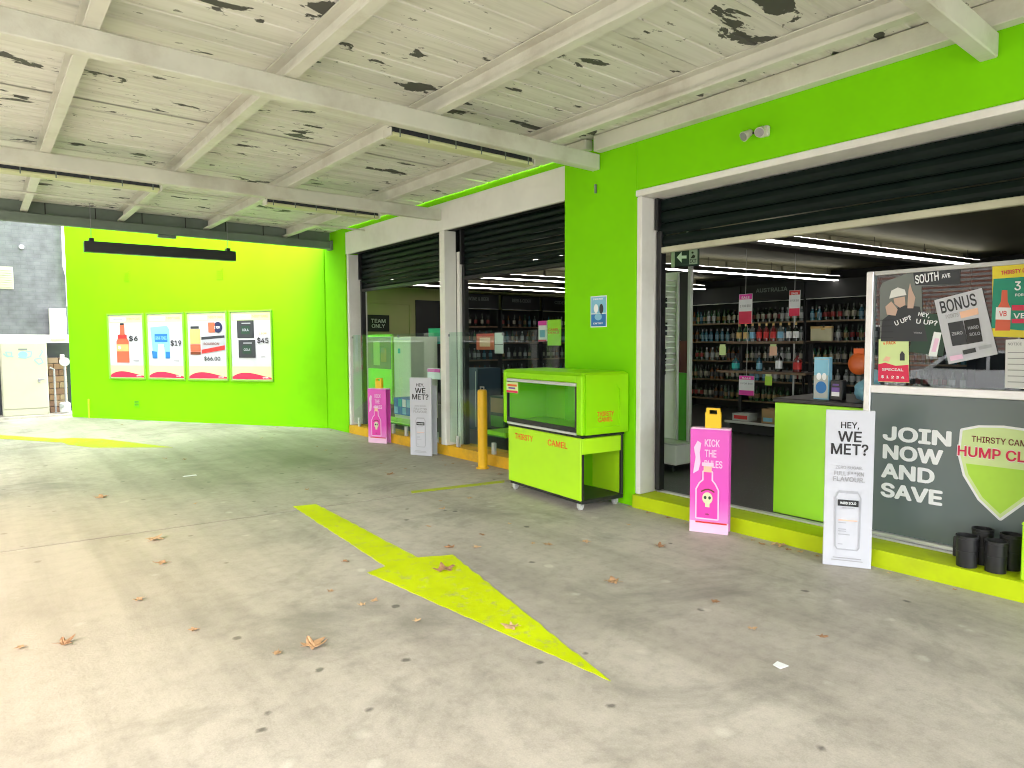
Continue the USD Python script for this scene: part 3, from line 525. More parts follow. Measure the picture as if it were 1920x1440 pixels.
# ------------------------------------------------------------------ painted arrows and lines on the concrete
def ground_mark(name, pts, m, label, z0=0.001, z1=0.004): 
    c = np.mean(np.array(pts), 0); rj = random.Random(len(label)); fine = []
    for a, b in zip(pts, list(pts[1:]) + [pts[0]]):                   # hand-painted edges waver a little
        L = math.dist(a, b); n = max(1, int(L / .05)); nx, ny = (b[1] - a[1]) / L, -(b[0] - a[0]) / L
        for k in range(n): o = rj.gauss(0, .0035) if k else 0; fine.append((a[0] + (b[0] - a[0]) * k / n + nx * o, a[1] + (b[1] - a[1]) * k / n + ny * o))
    pts = fine; return solo(name, prism_z(pts, z0, z1), m, label, 'road marking', loc=(c[0], c[1], 0))
ground_mark('painted_arrow', [(2.39, 6.43), (2.60, 6.37), (2.52, 4.27), (2.76, 4.16), (2.28, 2.10), (2.08, 4.21), (2.24, 4.25)], M_arrow, 'large yellow-green arrow painted on the concrete in the foreground')
ground_mark('painted_arrow', [tuple(on_z(x, y, 0)[:2]) for x, y in ((-60, 812), (109, 823), (135, 821.5), (190, 823), (324, 839), (175, 839.5), (128, 834), (118, 830), (-60, 819))], M_arrow2, 'faded yellow arrow painted far off near the green wall')
ground_mark('painted_line', [tuple(on_z(x, y, 0)[:2]) for x, y in ((770, 921), (945, 901), (946, 905), (772, 925))], M_arrow2, 'thin worn yellow line on the concrete leading to the cart')

# ------------------------------------------------------------------ dry leaves and scraps
def leaf_mesh(size, seed):
    rr = random.Random(seed); pts = []
    lobes = [(-2.2, .62), (-1.15, .85), (0, 1.0), (1.15, .85), (2.2, .62)]
    for i, (a, l) in enumerate(lobes):
        l *= rr.uniform(.8, 1.1); a += rr.uniform(-.12, .12)
        for da, k in ((-.38, .60), (-.17, .80), (0, 1.0), (.17, .78), (.38, .58)):
            pts.append((l * k * math.sin(a + da), l * k * math.cos(a + da)))
        if i < 4: pts.append((.44 * math.sin(a + .57), .44 * math.cos(a + .57)))
    pts.append((.03, -.3)); pts.append((.025, -.75)); pts.append((-.025, -.75)); pts.append((-.03, -.3))
    poly = Polygon(pts).buffer(0)
    if poly.geom_type != 'Polygon': poly = max(poly.geoms, key=lambda g: g.area)
    m = trimesh.creation.extrude_polygon(poly, 0.02, engine='earcut'); m = m.subdivide()
    v = m.vertices.copy(); r_ = np.hypot(v[:, 0], v[:, 1]); c1, c2 = rr.uniform(.10, .42), rr.uniform(-.1, .35)
    v[:, 2] += c1 * r_ ** 2 * (0.5 + 0.5 * np.sin(np.arctan2(v[:, 1], v[:, 0]) * rr.choice([2, 3]) + rr.uniform(0, 6))) + c2 * np.abs(v[:, 0]) * .5 + .06 * np.sin(v[:, 0] * 9 + rr.uniform(0, 6))
    v[:, 2] -= v[:, 2].min(); v *= size / 1.75; m.vertices = v
    m.apply_transform(trimesh.transformations.rotation_matrix(rr.uniform(0, 6.28), [0, 0, 1])); m.apply_translation([0, 0, 0.0045]); return m
leaves = [(585, 1212, .17, 'large curled tan leaf lying alone in the lower left foreground'), (118, 1208, .12, 'pale curled leaf near the bottom left corner of the concrete'), (288, 1013, .16, 'flat brown leaf lying beside the slab joint on the left'), (305, 1057, .12, 'upturned tan leaf just in front of the slab joint on the left'),
    (832, 1070, .19, 'crumpled brown leaf on the broad end of the foreground arrow head'), (960, 1178, .12, 'small reddish leaf near the tip of the foreground arrow'), (1150, 1092, .15, 'tan leaf alone on the concrete right of the arrow'), (845, 1027, .11, 'left of a pair of brown leaves just beyond the arrow head'), (893, 1027, .10, 'right of a pair of brown leaves just beyond the arrow head'),
    (190, 933, .17, 'grey curled leaf on the pale concrete at far left'), (645, 1054, .07, 'reddish leaf scrap left of the arrow shaft'), (1097, 1017, .10, 'tan leaf on the concrete in front of the cart'), (1027, 1022, .10, 'flat brown leaf between the arrow and the cart'), (1237, 1025, .12, 'brown leaf on the concrete left of the pink sign'),
    (1462, 1023, .13, 'brown leaves heaped against the lime kerb by the white sign'), (1430, 1021, .07, 'small leaf at the foot of the lime kerb right of the pink sign'), (730, 890, .14, 'dark leaf on the concrete near the yellow kerb')]
for i, (px, py, s, lab) in enumerate(leaves):
    p = on_z(px, py, 0); solo('dry_leaf', leaf_mesh(s, i), M_leaf[i % 3], lab, 'leaf', loc=None).prim()
    UsdGeom.Mesh(stage.GetPrimAtPath('/World/dry_leaf' + ('' if i == 0 else '_%03d' % i))).AddTranslateOp().Set(Gf.Vec3d(p[0], p[1], 0))
small = [(955, 983), (825, 940), (805, 988), (830, 955), (365, 1182), (258, 1126), (40, 1215), (620, 1110), (680, 1135), (780, 1165), (365, 945), (575, 919), (610, 845), (310, 860), (595, 838), (490, 822), (345, 862), (228, 797), (700, 1128), (880, 935), (1290, 965), (1410, 1180), (1540, 1195), (1340, 1130), (520, 1225), (715, 870), (760, 880), (835, 873), (1000, 1020), (1180, 985), (905, 1004), (540, 780)]
for i, (px, py) in enumerate(small):
    p = on_z(px, py, 0); t = solo('leaf_scrap', leaf_mesh(R.uniform(.045, .085), 100 + i), M_leaf[R.randrange(3)], 'small brown leaf scrap scattered on the concrete', 'leaf', 'small leaf scraps on the concrete')
    UsdGeom.Mesh(t.prim()).AddTranslateOp().Set(Gf.Vec3d(p[0], p[1], 0))
for i, (px, py) in enumerate(((1178, 950), (1215, 961), (1252, 970), (1286, 980), (1392, 1008), (1412, 1012), (1448, 1020), (1478, 1030), (1500, 1034), (1532, 1042), (1668, 1074), (1720, 1088), (1790, 1105), (664, 818), (742, 844), (830, 862), (850, 868), (936, 888), (620, 806), (585, 805), (520, 800), (400, 795), (300, 791))):
    p = on_z(px, py + 2, 0); t = solo('leaf_scrap', leaf_mesh(R.uniform(.03, .075), 300 + i), M_leaf[R.randrange(3)], 'brown leaf scrap lying along the foot of the kerb or wall', 'leaf', 'leaf scraps along the kerbs and the green wall')
    UsdGeom.Mesh(t.prim()).AddTranslateOp().Set(Gf.Vec3d(p[0], p[1], 0))
for i, (px, py, s, lab) in enumerate(((1462, 1250, .06, 'pale paper scrap on the concrete at the bottom edge'), (355, 893, .16, 'thin white strip of litter on the concrete at left'))):
    p = on_z(px, py, 0); solo('paper_scrap', prism_z([(p[0] - s / 2, p[1] - .02), (p[0] + s / 2, p[1] - .03), (p[0] + s / 2, p[1] + .03), (p[0] - s / 3, p[1] + .025)], 0.0045, 0.008), M_paper, lab, 'litter', loc=(p[0], p[1], 0))

# ------------------------------------------------------------------ bollard
bo = thing('bollard', 'round yellow steel bollard standing before the yellow kerb', 'bollard', (5.03, 6.86, 0))
part(bo, 'post', rev([(0, 0), (0.062, 0), (0.062, 0.98), (0.056, 1.005), (0.045, 1.012), (0.0, 1.012)], 24), M_yellow, smooth=40)
part(bo, 'top_loop', [cyl((0, -0.035, 1.0), (0, -0.035, 1.045), 0.008, 8), cyl((0, 0.035, 1.0), (0, 0.035, 1.045), 0.008, 8), cyl((0, -0.042, 1.045), (0, 0.042, 1.045), 0.008, 8)], M_steel)
part(bo, 'foot_ring', rev([(0.062, 0), (0.085, 0), (0.085, 0.012), (0.063, 0.016)], 24), M_yellow)

# ------------------------------------------------------------------ free-standing signs
def frame_at(p_left, p_right):
    pl_, pr_ = np.array([p_left[0], p_left[1], 0.0]), np.array([p_right[0], p_right[1], 0.0]); w = np.linalg.norm(pr_ - pl_); r = (pr_ - pl_) / w; return pl_, r, w
def slab(p, r, w, d, z0, z1, u0=0.0, b=0.003):
    """box with its face on the line p + r*u, d metres deep behind it"""
    n = np.cross(r, [0, 0, 1.0]); T = np.eye(4); T[:3, 0], T[:3, 1], T[:3, 2], T[:3, 3] = r, -n, [0, 0, 1], p
    m = box(u0, u0 + w, 0, d, z0, z1, b); m.apply_transform(T); return m
def white_sign(name, label, a, b):
    p, r, w = frame_at(a, b); n = np.cross(r, [0, 0, 1.0])
    rz = math.degrees(math.atan2(r[1], r[0]))
    t = thing(name, label, 'sign', tuple(p + r * w / 2), rz)
    H = 1.12
    part(t, 'board', slab(p, r, w, 0.022, 0.004, H), M_whiteboard, world=True)
    part(t, 'board', slab(p - n * 0.16, r, w - 0.02, 0.012, 0.004, H - 0.12, 0.01), M_whiteboard, world=True, label='rear board of the sign')
    part(t, 'brace', slab(p - n * 0.023, r, w - 0.2, 0.136, 0.5, 0.52, 0.1), M_black, world=True)
    q = Print(t, p + n * 0.0, r, (0, 0, 1)); c = w / 2; s = w / 0.31
    q.text('HEY,', c, 1.01, .115 * s, .055, M_ink); q.text('WE', c, .935, .15 * s, .075, M_ink); q.text('MET?', c, .845, .235 * s, .08, M_ink)
    q.text('ZERO SUGAR.', c, .715, .17 * s, .022, M_greyink, False); q.text('FULL F**KN', c, .672, .19 * s, .03, M_greyink); q.text('FLAVOUR.', c, .632, .20 * s, .034, M_greyink)
    can = Polygon([(c - .075, .15), (c - .062, .13), (c + .062, .13), (c + .075, .15), (c + .078, .50), (c + .062, .535), (c - .062, .535), (c - .078, .50)])
    q.poly('can_outline', can.buffer(.006).difference(can.buffer(-.003)), M_paleink)
    q.rect('can_lid', c - .062, .535, c + .062, .55, M_paleink)
    q.rect('can_label', c - .066, .44, c + .066, .485, M_ink); q.text('HARD SOLO', c, .4625, .10, .018, M_wprint); q.text('ZERO SUGAR', c, .428, .08, .010, M_greyink, False)
    q.rect('stripe', c - .06, .335, c + .06, .343, M_peach)
    for z, l in ((.318, .05), (.272, .05), (.258, .05), (.235, .075), (.165, .03)): q.rect('small_print', c - .06, z, c - .06 + l, z + .006, M_paleink)
    q.rect('small_print', c - .09, .066, c + .09, .072, M_greyink); q.rect('small_print', c - .1, .05, c + .1, .055, M_greyink)
    return t
white_sign('standing_sign', 'white HEY, WE MET? sign before the lime counter at the right', (4.69, 2.275), (4.84, 2.005))
white_sign('standing_sign', 'white HEY, WE MET? sign beyond the yellow bollard near the glass panels', (4.84, 8.36), (5.0, 8.04))

M_skull = flat('pale_skull_print', (0.66, 0.66, 0.42))
def pink_sign(name, label, a, b, tall=True):
    p, r, w = frame_at(a, b); n = np.cross(r, [0, 0, 1.0]); rz = math.degrees(math.atan2(r[1], r[0]))
    t = thing(name, label, 'sign', tuple(p + r * w / 2), rz); H = .875; c = w / 2
    part(t, 'front_panel', slab(p, r, w, 0.008, 0.004, H, 0, .002), M_pink, world=True)
    part(t, 'rear_panel', slab(p - n * 0.11, r, w, 0.008, 0.004, H, 0, .002), M_pink, world=True)
    part(t, 'top_cover', slab(p - n * 0.010, r, w, 0.098, H - 0.006, H + 0.012, 0, .002), M_pinkpale, world=True)
    # carrying handle of the yellow stand inside
    hw = .125; u0 = c - hw / 2 + 0.02
    hs = sbox(0, 0, hw, .165).difference(sbox(.03, .115, hw - .03, .15)).difference(sbox(-.01, .13, .008, .2)).difference(sbox(hw - .008, .13, hw + .01, .2))
    for dd in (.035, .065):
        part(t, 'stand_handle', place(sheet(hs, 0.012), p - n * (dd) + r * u0 + np.array([0, 0, H + .013]), r, (0, 0, 1)), M_yplastic, world=True)
    part(t, 'stand_leg', slab(p - n * .045, r, .10, .02, .006, H - .01, c - .05), M_yplastic, world=True)
    q = Print(t, p, r, (0, 0, 1))
    q.rect('footer', 0, .004, w, .10, M_pinkpale); 
    for i, s in enumerate(('KICK', 'THE', 'RULES')): q.text(s, c + .02 + (0, -.012, .012)[i], .765 - i * .088, (.12, .095, .145)[i], .062, M_pinkpale)
    q.poly('figure', [(.025, .50), (.07, .53), (.085, .60), (.078, .68), (.09, .76), (.06, .78), (.03, .72), (.045, .64)], M_pinkpale)
    bt = Polygon([(c - .10, .13), (c + .07, .13), (c + .07, .37), (c + .045, .42), (c + .02, .45), (c + .02, .52), (c - .045, .52), (c - .045, .45), (c - .075, .42), (c - .10, .37)])
    q.poly('bottle_outline', bt.buffer(.012), M_pinkpale); q.poly('bottle_print', bt, M_pinkdeep)
    q.rect('bottle_cap', c - .045, .52, c + .02, .57, M_peach); q.rect('cap_glow', c - .06, .57, c + .035, .60, M_pinkpale)
    q.poly('skull', ell(c - .012, .30, .042, .05).union(sbox(c - .03, .225, c + .006, .262)), M_skull)
    for dx in (-.018, .018): q.poly('eye_socket', ell(c - .012 + dx, .305, .011, .014), M_darkgreen)
    q.poly('name_arc', LineString([(c - .06, .355), (c - .03, .372), (c - .005, .376), (c + .02, .370), (c + .04, .358)]).buffer(.006), M_brown)
    q.text('GIN', c - .012, .165, .03, .014, M_brown)
    q.rect('footer_text', .05, .088, w - .01, .102, M_red)
    return t
pink_sign('pink_sign', 'bright pink standing sign with yellow handle at the lime kerb', (4.665, 3.405), (4.80, 3.12))
pink_sign('pink_sign', 'smaller-looking pink standing sign with yellow handle before the yellow kerb by the glass panels', (4.93, 9.86), (5.085, 9.53))

# ------------------------------------------------------------------ green merchandise cart
ct_rz = -5.5
ct = thing('display_cart', 'lime green wheeled cooler cart with glass front standing against the pillar', 'cart', (4.41, 4.455, 0), ct_rz)
K = lambda name, mesh, m, **k: part(ct, name, mesh, m, **k)       # local: x = depth, y = along the front to the left
W_, D_ = 1.25, 0.54
K('front_panel', box(0, .018, 0, W_, .10, .70, .006), M_limegloss)
K('rear_panel', box(D_ - .02, D_, .02, W_ - .02, .11, .70, .006), M_limegloss)
K('end_panel', box(.02, D_ - .021, W_ - .02, W_, .11, .70, .004), M_limegloss, label='far end panel of the cart')
K('base_tray', box(.019, D_ + .01, .005, W_ - .005, .065, .105, .006), M_black)
for (x, y) in ((.022, .008), (D_ - .03, -.004)): K('corner_post', box(x, x + .03, y, y + .03, .107, .70, .004), M_black)
K('side_rail', box(.0185, D_ - .032, -.002, .018, .545, .695, .004), M_limegloss)
K('counter_top', box(-.005, D_ + .01, -.005, W_ + .005, .702, .722, .004), M_black)
# hood
z0, z1 = .735, 1.30
hx0, hx1, hy0, hy1 = -.035, D_ + .01, -.055, W_ + .05
K('hood_front', [box(hx0, hx0 + .05, hy0, hy0 + .085, z0, z1, .012), box(hx0, hx0 + .05, hy1 - .075, hy1, z0, z1, .012), box(hx0 + .001, hx0 + .05, hy0 + .08, hy1 - .07, 1.225, z1 - .001, .012)], M_limeplastic)
sidep = sheet(sbox(hx0 + .05, z0, hx1, z1).difference(Polygon([(.10, .80), (.44, .80), (.44, 1.16), (.40, 1.20), (.14, 1.20), (.10, 1.16)])), .03)
def to_side(m, y):  # (x, z, along -y)
    m = m.copy(); m.apply_transform(np.array([[1, 0, 0, 0], [0, 0, -1, y], [0, 1, 0, 0], [0, 0, 0, 1.0]])); return m
K('hood_side', to_side(sidep, hy0 + .03), M_limeplastic)
K('hood_side_inset', box(.095, .445, hy0 + .012, hy0 + .03, .79, 1.205, .004), M_limeplastic)
K('hood_side', box(hx0 + .051, hx1, hy1 - .03, hy1, z0, z1, .006), M_limeplastic)
K('hood_rear', box(hx1 - .02, hx1 - .001, hy0 + .031, hy1 - .031, z0, z1 - .01, .004), M_limeplastic)
top = m3.Manifold.hull_points([(hx0 + a, hy0 + b, zz) for a, b, zz in [(0.0, 0.0, z1), (hx1 - hx0, 0, z1), (0, hy1 - hy0, z1), (hx1 - hx0, hy1 - hy0, z1), (.03, .03, z1 + .02), (hx1 - hx0 - .03, .03, z1 + .025), (.03, hy1 - hy0 - .03, z1 + .02), (hx1 - hx0 - .03, hy1 - hy0 - .03, z1 + .025), (.2, .35, z1 + .045), (.2, .75, z1 + .045)]])
K('hood_roof', top, M_limeplastic)
K('hood_floor', box(hx0 + .02, hx1 - .02, hy0 + .03, hy1 - .03, z0 + .0, z0 + .03, .004), M_limeplastic)
K('window_sill', box(hx0 - .004, hx0 + .03, hy0 + .09, hy1 - .08, z0 - .005, z0 + .018, .004), M_alu)
K('window_frame', [box(hx0 - .002, hx0 + .03, hy0 + .086, hy1 - .076, z0 + .02, z0 + .065, .003), box(hx0 - .001, hx0 + .03, hy0 + .086, hy0 + .10, z0 + .066, 1.19, .002), box(hx0 - .001, hx0 + .03, hy1 - .09, hy1 - .076, z0 + .066, 1.19, .002)], M_black)
K('window_frame', box(hx0 - .003, hx0 + .03, hy0 + .086, hy1 - .076, 1.192, 1.223, .004), M_greymet, label='grey upper rail of the cart window')
K('glass_front', box(hx0 + .012, hx0 + .016, hy0 + .101, hy1 - .091, z0 + .066, 1.191, 0), M_glass)
sk = Print(ct, ct.loc + np.array([0, 0, 0]), (0, 0, 0), (0, 0, 0)) if False else None
def local_text(s, y, z, w, h, m, x=-.0, name='lettering', bold=True):
    K(name, place(lettering(s, w, h, bold, .001), (x, y, z), (0, -1, 0), (0, 0, 1)), m)
K('price_sticker', box(hx0 - .004, hx0 - .0022 + .002, hy1 - .30, hy1 - .078, 1.07, 1.185, 0), M_palegreen)
K('price_sticker_band', box(hx0 - .006, hx0 - .0042, hy1 - .298, hy1 - .08, 1.072, 1.095, 0), M_crimson)
K('sticker_print', box(hx0 - .006, hx0 - .0042, hy1 - .28, hy1 - .10, 1.14, 1.162, 0), M_orange); K('sticker_print', box(hx0 - .006, hx0 - .0042, hy1 - .25, hy1 - .12, 1.112, 1.13, 0), M_purple)
local_text('THIRSTY', .95, .605, .33, .062, M_orange, -.001); local_text('CAMEL', .36, .605, .32, .062, M_orange, -.001)
def side_text(s, x, z, w, h, m): K('lettering', place(lettering(s, w, h, True, .001), (x, hy0 + .0115, z), (1, 0, 0), (0, 0, 1)), m)
side_text('THIRSTY', .27, .925, .21, .046, M_orange); side_text('CAMEL', .27, .87, .18, .046, M_orange)
for (x, y) in ((.05, .06), (D_ - .05, .06), (.05, W_ - .07), (D_ - .05, W_ - .07)):
    cs = K('caster', [box(x - .022, x + .022, y - .025, y + .025, .056, .066, .002), box(x - .024, x - .018, y - .02, y + .03, .02, .058, .002), box(x + .018, x + .024, y - .02, y + .03, .02, .058, .002)], M_alu)
    part(cs, 'wheel', cyl((x - .015, y + .006, .028), (x + .015, y + .006, .028), .028, 20), M_greymet, smooth=40)

# ------------------------------------------------------------------ poster on the pillar
pp = thing('pillar_poster', 'blue and white notice fixed to the green pillar', 'poster', (WX, 4.73, 1.76))
yA, zA = on_x(1108, 556, WX)[1:]; yB, zB = on_x(1138, 613, WX)[1:]
part(pp, 'sheet', box(WX - .004, WX - .001, yB, yA, zB, zA, 0), M_paper, world=True)
q = Print(pp, (WX - .004, yA, zB), FR, UPZ); w, h = yA - yB, zA - zB
q.rect('sky_print', .01, h * .45, w - .01, h - .01, M_sky); q.rect('caption_band', .01, .01, w - .01, h * .42, M_blue)
q.poly('figure', ell(w * .35, h * .6, .03, .045), M_wprint); q.poly('figure', ell(w * .68, h * .58, .028, .05), M_charcoal); q.poly('figure', ell(w * .5, h * .33, .05, .035), M_sky)
q.text('NEW', w * .5, h * .9, w * .6, .018, M_wprint); q.text('ENTRY', w * .5, h * .12, w * .6, .016, M_wprint)

# ------------------------------------------------------------------ four framed posters on the green wall
M_tomato = flat('tomato_print', (0.70, 0.12, 0.06)); M_framegreen = paint('green_frame', (0.24, 0.50, 0.05), 0.35, 0.05, 4, metallic=0.2)
labs = ['framed poster of a red bottle on the green wall', 'framed poster of a blue drinks pack on the green wall', 'framed poster of red cans and a carton on the green wall', 'framed poster of two stacked dark packs on the green wall']
quads = [(204, 268, 591, 709), (277, 343, 590, 709), (352, 424, 588, 710), (433, 508, 585, 711)]
for i, (xa, xb, yt, yb) in enumerate(quads):
    s0, z1 = wall_s(xa, yt); s1, _ = wall_s(xb, yt); _, z0 = wall_s(xa, yb); z0, z1 = .90, 2.245
    w, h = s1 - s0, z1 - z0
    t = thing('framed_poster', labs[i], 'poster', tuple(WL + WD * (s0 + w / 2) + np.array([0, 0, z0])), group=None)
    for nm, bb in (('top', (s0 - .03, s1 + .03, z1, z1 + .03)), ('bot', (s0 - .03, s1 + .03, z0 - .03, z0)), ('l', (s0 - .03, s0, z0 + .001, z1 - .001)), ('r', (s1, s1 + .03, z0 + .001, z1 - .001))):
        part(t, 'frame_rail', wallbox(bb[0], bb[1], bb[2], bb[3], .001, .035, .004), M_framegreen, world=True)
    part(t, 'poster_sheet', wallbox(s0 + .001, s1 - .001, z0 + .001, z1 - .001, .006, .012, 0), M_whiteboard, world=True)
    q = Print(t, WL + WD * s0 + np.array([0, 0, z0]) + WN * .012, WD, UPZ)
    q.rect('header_band', 0.01, h - .17, w - .01, h - .01, M_palegreen); q.rect('header_box', .06, h - .14, w * .5, h - .05, M_wprint); q.rect('header_print', w * .14, h - .115, w * .42, h - .075, M_paleink); q.text('THIRSTY CAMEL', w * .74, h - .09, w * .4, .05, M_gold)
    q.rect('footer_band', 0.01, .01, w - .01, .27, M_palegreen)
    hump = [(0.01, .015), (w - .01, .015), (w - .01, .05)] + [(w * a, .05 + .12 * math.sin(math.pi * a ** .8) * (1 - .55 * a)) for a in np.linspace(.95, .05, 14)] + [(.01, .06)]
    q.poly('red_swoosh', hump, M_crimson)
    q.text('OFFER', w * .84, .05, .13, .03, M_wprint)
    if i == 0:
        q.poly('bottle_print', bottle_shape(w * .40, .33, w * .36, .82), M_tomato); q.rect('bottle_cap', w * .345, 1.13, w * .455, 1.17, M_ink)
        q.rect('bottle_label', w * .225, .57, w * .575, .72, M_gold); q.text('5', w * .31, .65, .08, .07, M_wprint); q.rect('neck_label', w * .27, .84, w * .53, .92, M_red)
        q.text('$6', w * .72, .84, w * .26, .13, M_ink); q.rect('small_print', w * .7, .36, w * .86, .385, M_greyink)
    elif i == 1:
        q.poly('pack_print', [(w * .08, 1.07), (w * .56, 1.10), (w * .62, 1.02), (w * .62, .42), (w * .48, .42), (w * .48, .66), (w * .28, .66), (w * .26, .42), (w * .14, .42)], M_sky)
        q.poly('pack_shade', [(w * .12, .42), (w * .25, .42), (w * .25, .56), (w * .1, .58)], M_blue); q.rect('pack_shade', w * .5, .42, w * .62, .56, M_blue)
        q.rect('pack_label', w * .2, .76, w * .56, .93, M_blue); q.text('GIN & TONIC', w * .38, .845, w * .32, .07, M_sky); q.rect('pack_can', w * .3, .44, w * .46, .72, M_wprint)
        q.text('$19', w * .80, .74, w * .3, .14, M_ink); q.rect('small_print', w * .72, .36, w * .88, .385, M_greyink)
    elif i == 2:
        q.rect('can_top', w * .08, 1.03, w * .30, 1.08, M_charcoal); q.rect('can_print', w * .06, .72, w * .33, 1.02, M_gold); q.rect('can_print', w * .06, .56, w * .33, .71, M_tomato); q.rect('can_base', w * .06, .50, w * .33, .555, M_brown)
        q.poly('carton_print', [(w * .36, .52), (w * .96, .60), (w * .96, .86), (w * .36, .80)], M_paleink); q.poly('carton_band', [(w * .36, .52), (w * .96, .60), (w * .96, .69), (w * .36, .60)], M_red); q.poly('carton_lid', [(w * .36, .80), (w * .96, .84), (w * .96, .89), (w * .36, .86)], M_charcoal)
        q.text('BOURBON', w * .62, .72, w * .4, .05, M_brown); q.poly('roundel', ell(w * .8, 1.05, .11, .11), M_navy); q.rect('red_flash', w * .55, .95, w * .72, 1.15, M_tomato); q.text('2 FOR', w * .78, 1.05, .14, .05, M_wprint)
        q.text('$66.00', w * .63, .42, w * .42, .10, M_ink)
    else:
        for zz, dx in ((.83, 0), (.44, .03)):
            q.rect('pack_print', w * (.16 + dx), zz, w * (.58 + dx), zz + .35, M_charcoal); q.rect('pack_window', w * (.26 + dx), zz + .08, w * (.48 + dx), zz + .24, M_darkgreen); q.text('COLA', w * (.37 + dx), zz + .16, w * .16, .05, M_paleink); q.rect('pack_handle', w * (.28 + dx), zz + .28, w * (.5 + dx), zz + .30, M_paleink)
        q.text('$45', w * .80, .78, w * .28, .13, M_ink); q.text('2 FOR', w * .8, .92, w * .2, .04, M_gold); q.text('10PK', w * .8, .46, .1, .03, M_greyink)

# ------------------------------------------------------------------ glass panels along the left opening
for i, (y0, y1, lab) in enumerate(((9.42, 11.05, 'frameless glass barrier panel behind the far pink sign'), (8.115, 9.40, 'frameless glass barrier panel behind the far white sign'), (6.72, 7.95, 'frameless glass barrier panel between the white post and the cart'), (5.45, 6.70, 'frameless glass barrier panel behind the green cart'))):
    t = thing('glass_barrier', lab, 'glass panel', (5.26, (y0 + y1) / 2, .145))
    part(t, 'pane', box(5.253, 5.265, y0, y1, .20, 1.76, 0), M_glass, world=True)
    for y in (y0 + .2, y1 - .2): part(t, 'foot_clamp', [box(5.24, 5.252, y - .03, y + .03, .147, .30, .002), box(5.266, 5.278, y - .03, y + .03, .147, .30, .002)], M_alu, world=True)
    part(t, 'edge_clip', box(5.248, 5.27, y1 - .001, y1 + .03, 1.70, 1.735, .002), M_steel, world=True)

# ------------------------------------------------------------------ counter window partition
PX = 5.30
pt = thing('counter_screen', 'white framed counter screen with grey JOIN NOW AND SAVE panel and glass above', 'counter screen', (PX, 1.7, .135))
T_ = lambda name, mesh, m, **k: part(pt, name, mesh, m, world=True, **k)
YE = 1.105
T_('frame_post', box(PX - .03, PX + .03, 2.225, 2.275, .139, 2.125, .004), M_alu)
T_('frame_rail', box(PX - .03, PX + .03, YE, 2.224, 1.215, 1.275, .004), M_alu)
T_('frame_rail', box(PX - .02, PX + .02, YE, 2.224, 2.095, 2.125, .003), M_greymet)
T_('sill', box(PX - .045, PX + .03, YE, 2.224, .139, .165, .004), M_alu)
T_('lower_panel', box(PX - .012, PX + .012, YE, 2.224, .167, 1.213, .002), M_greypanel)
T_('window_pane', box(PX + .004, PX + .010, YE, 2.224, 1.277, 2.093, 0), M_wglass)
q = Print(pt, (PX - .012, 0, 0), FR, UPZ)
for s, (xa, xb, ya, yb) in (('JOIN', (1656, 1784, 794, 828)), ('NOW', (1656, 1768, 829, 862)), ('AND', (1653, 1752, 864, 897)), ('SAVE', (1652, 1767, 899, 934))):
    pa, pb = on_x(xa, ya, PX - .012), on_x(xb, yb, PX - .012); pc = on_x(xa, yb, PX - .012)
    w = pa[1] - pb[1]; hgt = .105
    lt = [place(lettering(s, w * .98, hgt, True, .0008), q.P + q.r * (-(pa[1] + pb[1]) / 2 + du) + q.u * ((on_x(xa, ya, PX)[2] + pc[2]) / 2 + dv) + q.n * (.001 + .0003 * i_), q.r, q.u) for i_, (du, dv) in enumerate(((-.0045, 0), (.0045, 0), (0, .003), (0, -.003)))]
    part(pt, 'lettering', lt, M_wprint, world=True)
cs = [on_x(x, y, PX - .012) for x, y in ((1826, 804), (1880, 799), (1940, 800), (1940, 955), (1886, 974), (1850, 945), (1826, 905), (1815, 860))]
shield = Polygon([(-1.615, .985), (-1.52, 1.015), (-1.38, 1.025), (-1.24, 1.015), (-1.145, .985), (-1.14, .80), (-1.20, .62), (-1.38, .42), (-1.50, .53), (-1.59, .68), (-1.625, .82)])
q.poly('shield_border', shield.buffer(.016), M_wprint); q.poly('shield_ground', shield, M_palegreen); q.poly('shield_field', shield.buffer(-.02).intersection(sbox(-2, .3, 0, .76)), M_limeprint)
q.text('THIRSTY CAMEL', -1.38, .935, .36, .042, M_brown); q.text('HUMP CLUB', -1.39, .845, .508, .082, M_wprint); q.text('HUMP CLUB', -1.39, .845, .50, .072, M_crimson); q.text('HUMP CLUB', -1.388, .8455, .50, .070, M_crimson)
# prints stuck on the window: each a thin sheet on the outside of the glass
def px_sheet(name, label, pts, m, lift, cat='poster'):
    P = [on_x(x, y, PX + .004 - lift) for x, y in pts]; c = np.mean(P, 0)
    poly = Polygon([(-p[1], p[2]) for p in P])
    t = thing(name, label, cat, (PX + .003 - lift, c[1], min(p[2] for p in P)))
    part(t, 'sheet', place(sheet(poly, .0015), (PX + .003 - lift, 0, 0), FR, UPZ), m, world=True)
    return t, Print(t, (PX + .003 - lift, 0, 0), FR, UPZ, base=.0012)
def U(x, y): p = on_x(x, y, PX); return (-p[1], p[2])
def tilted(q, s, x, y, wpx, hpx, m, deg=0, bold=True):
    u, v = U(x, y); k = abs(U(x + 1, y)[0] - U(x, y)[0]); kv = abs(U(x, y + 1)[1] - U(x, y)[1])
    a = math.radians(deg); r = math.cos(a) * q.r + math.sin(a) * q.u; up = -math.sin(a) * q.r + math.cos(a) * q.u
    q.layer += .0008
    part(q.t, 'lettering', place(lettering(s, wpx * k, hpx * kv, bold, .0008), q.P + q.r * u + q.u * v + q.n * q.layer, r, up), m, world=True)
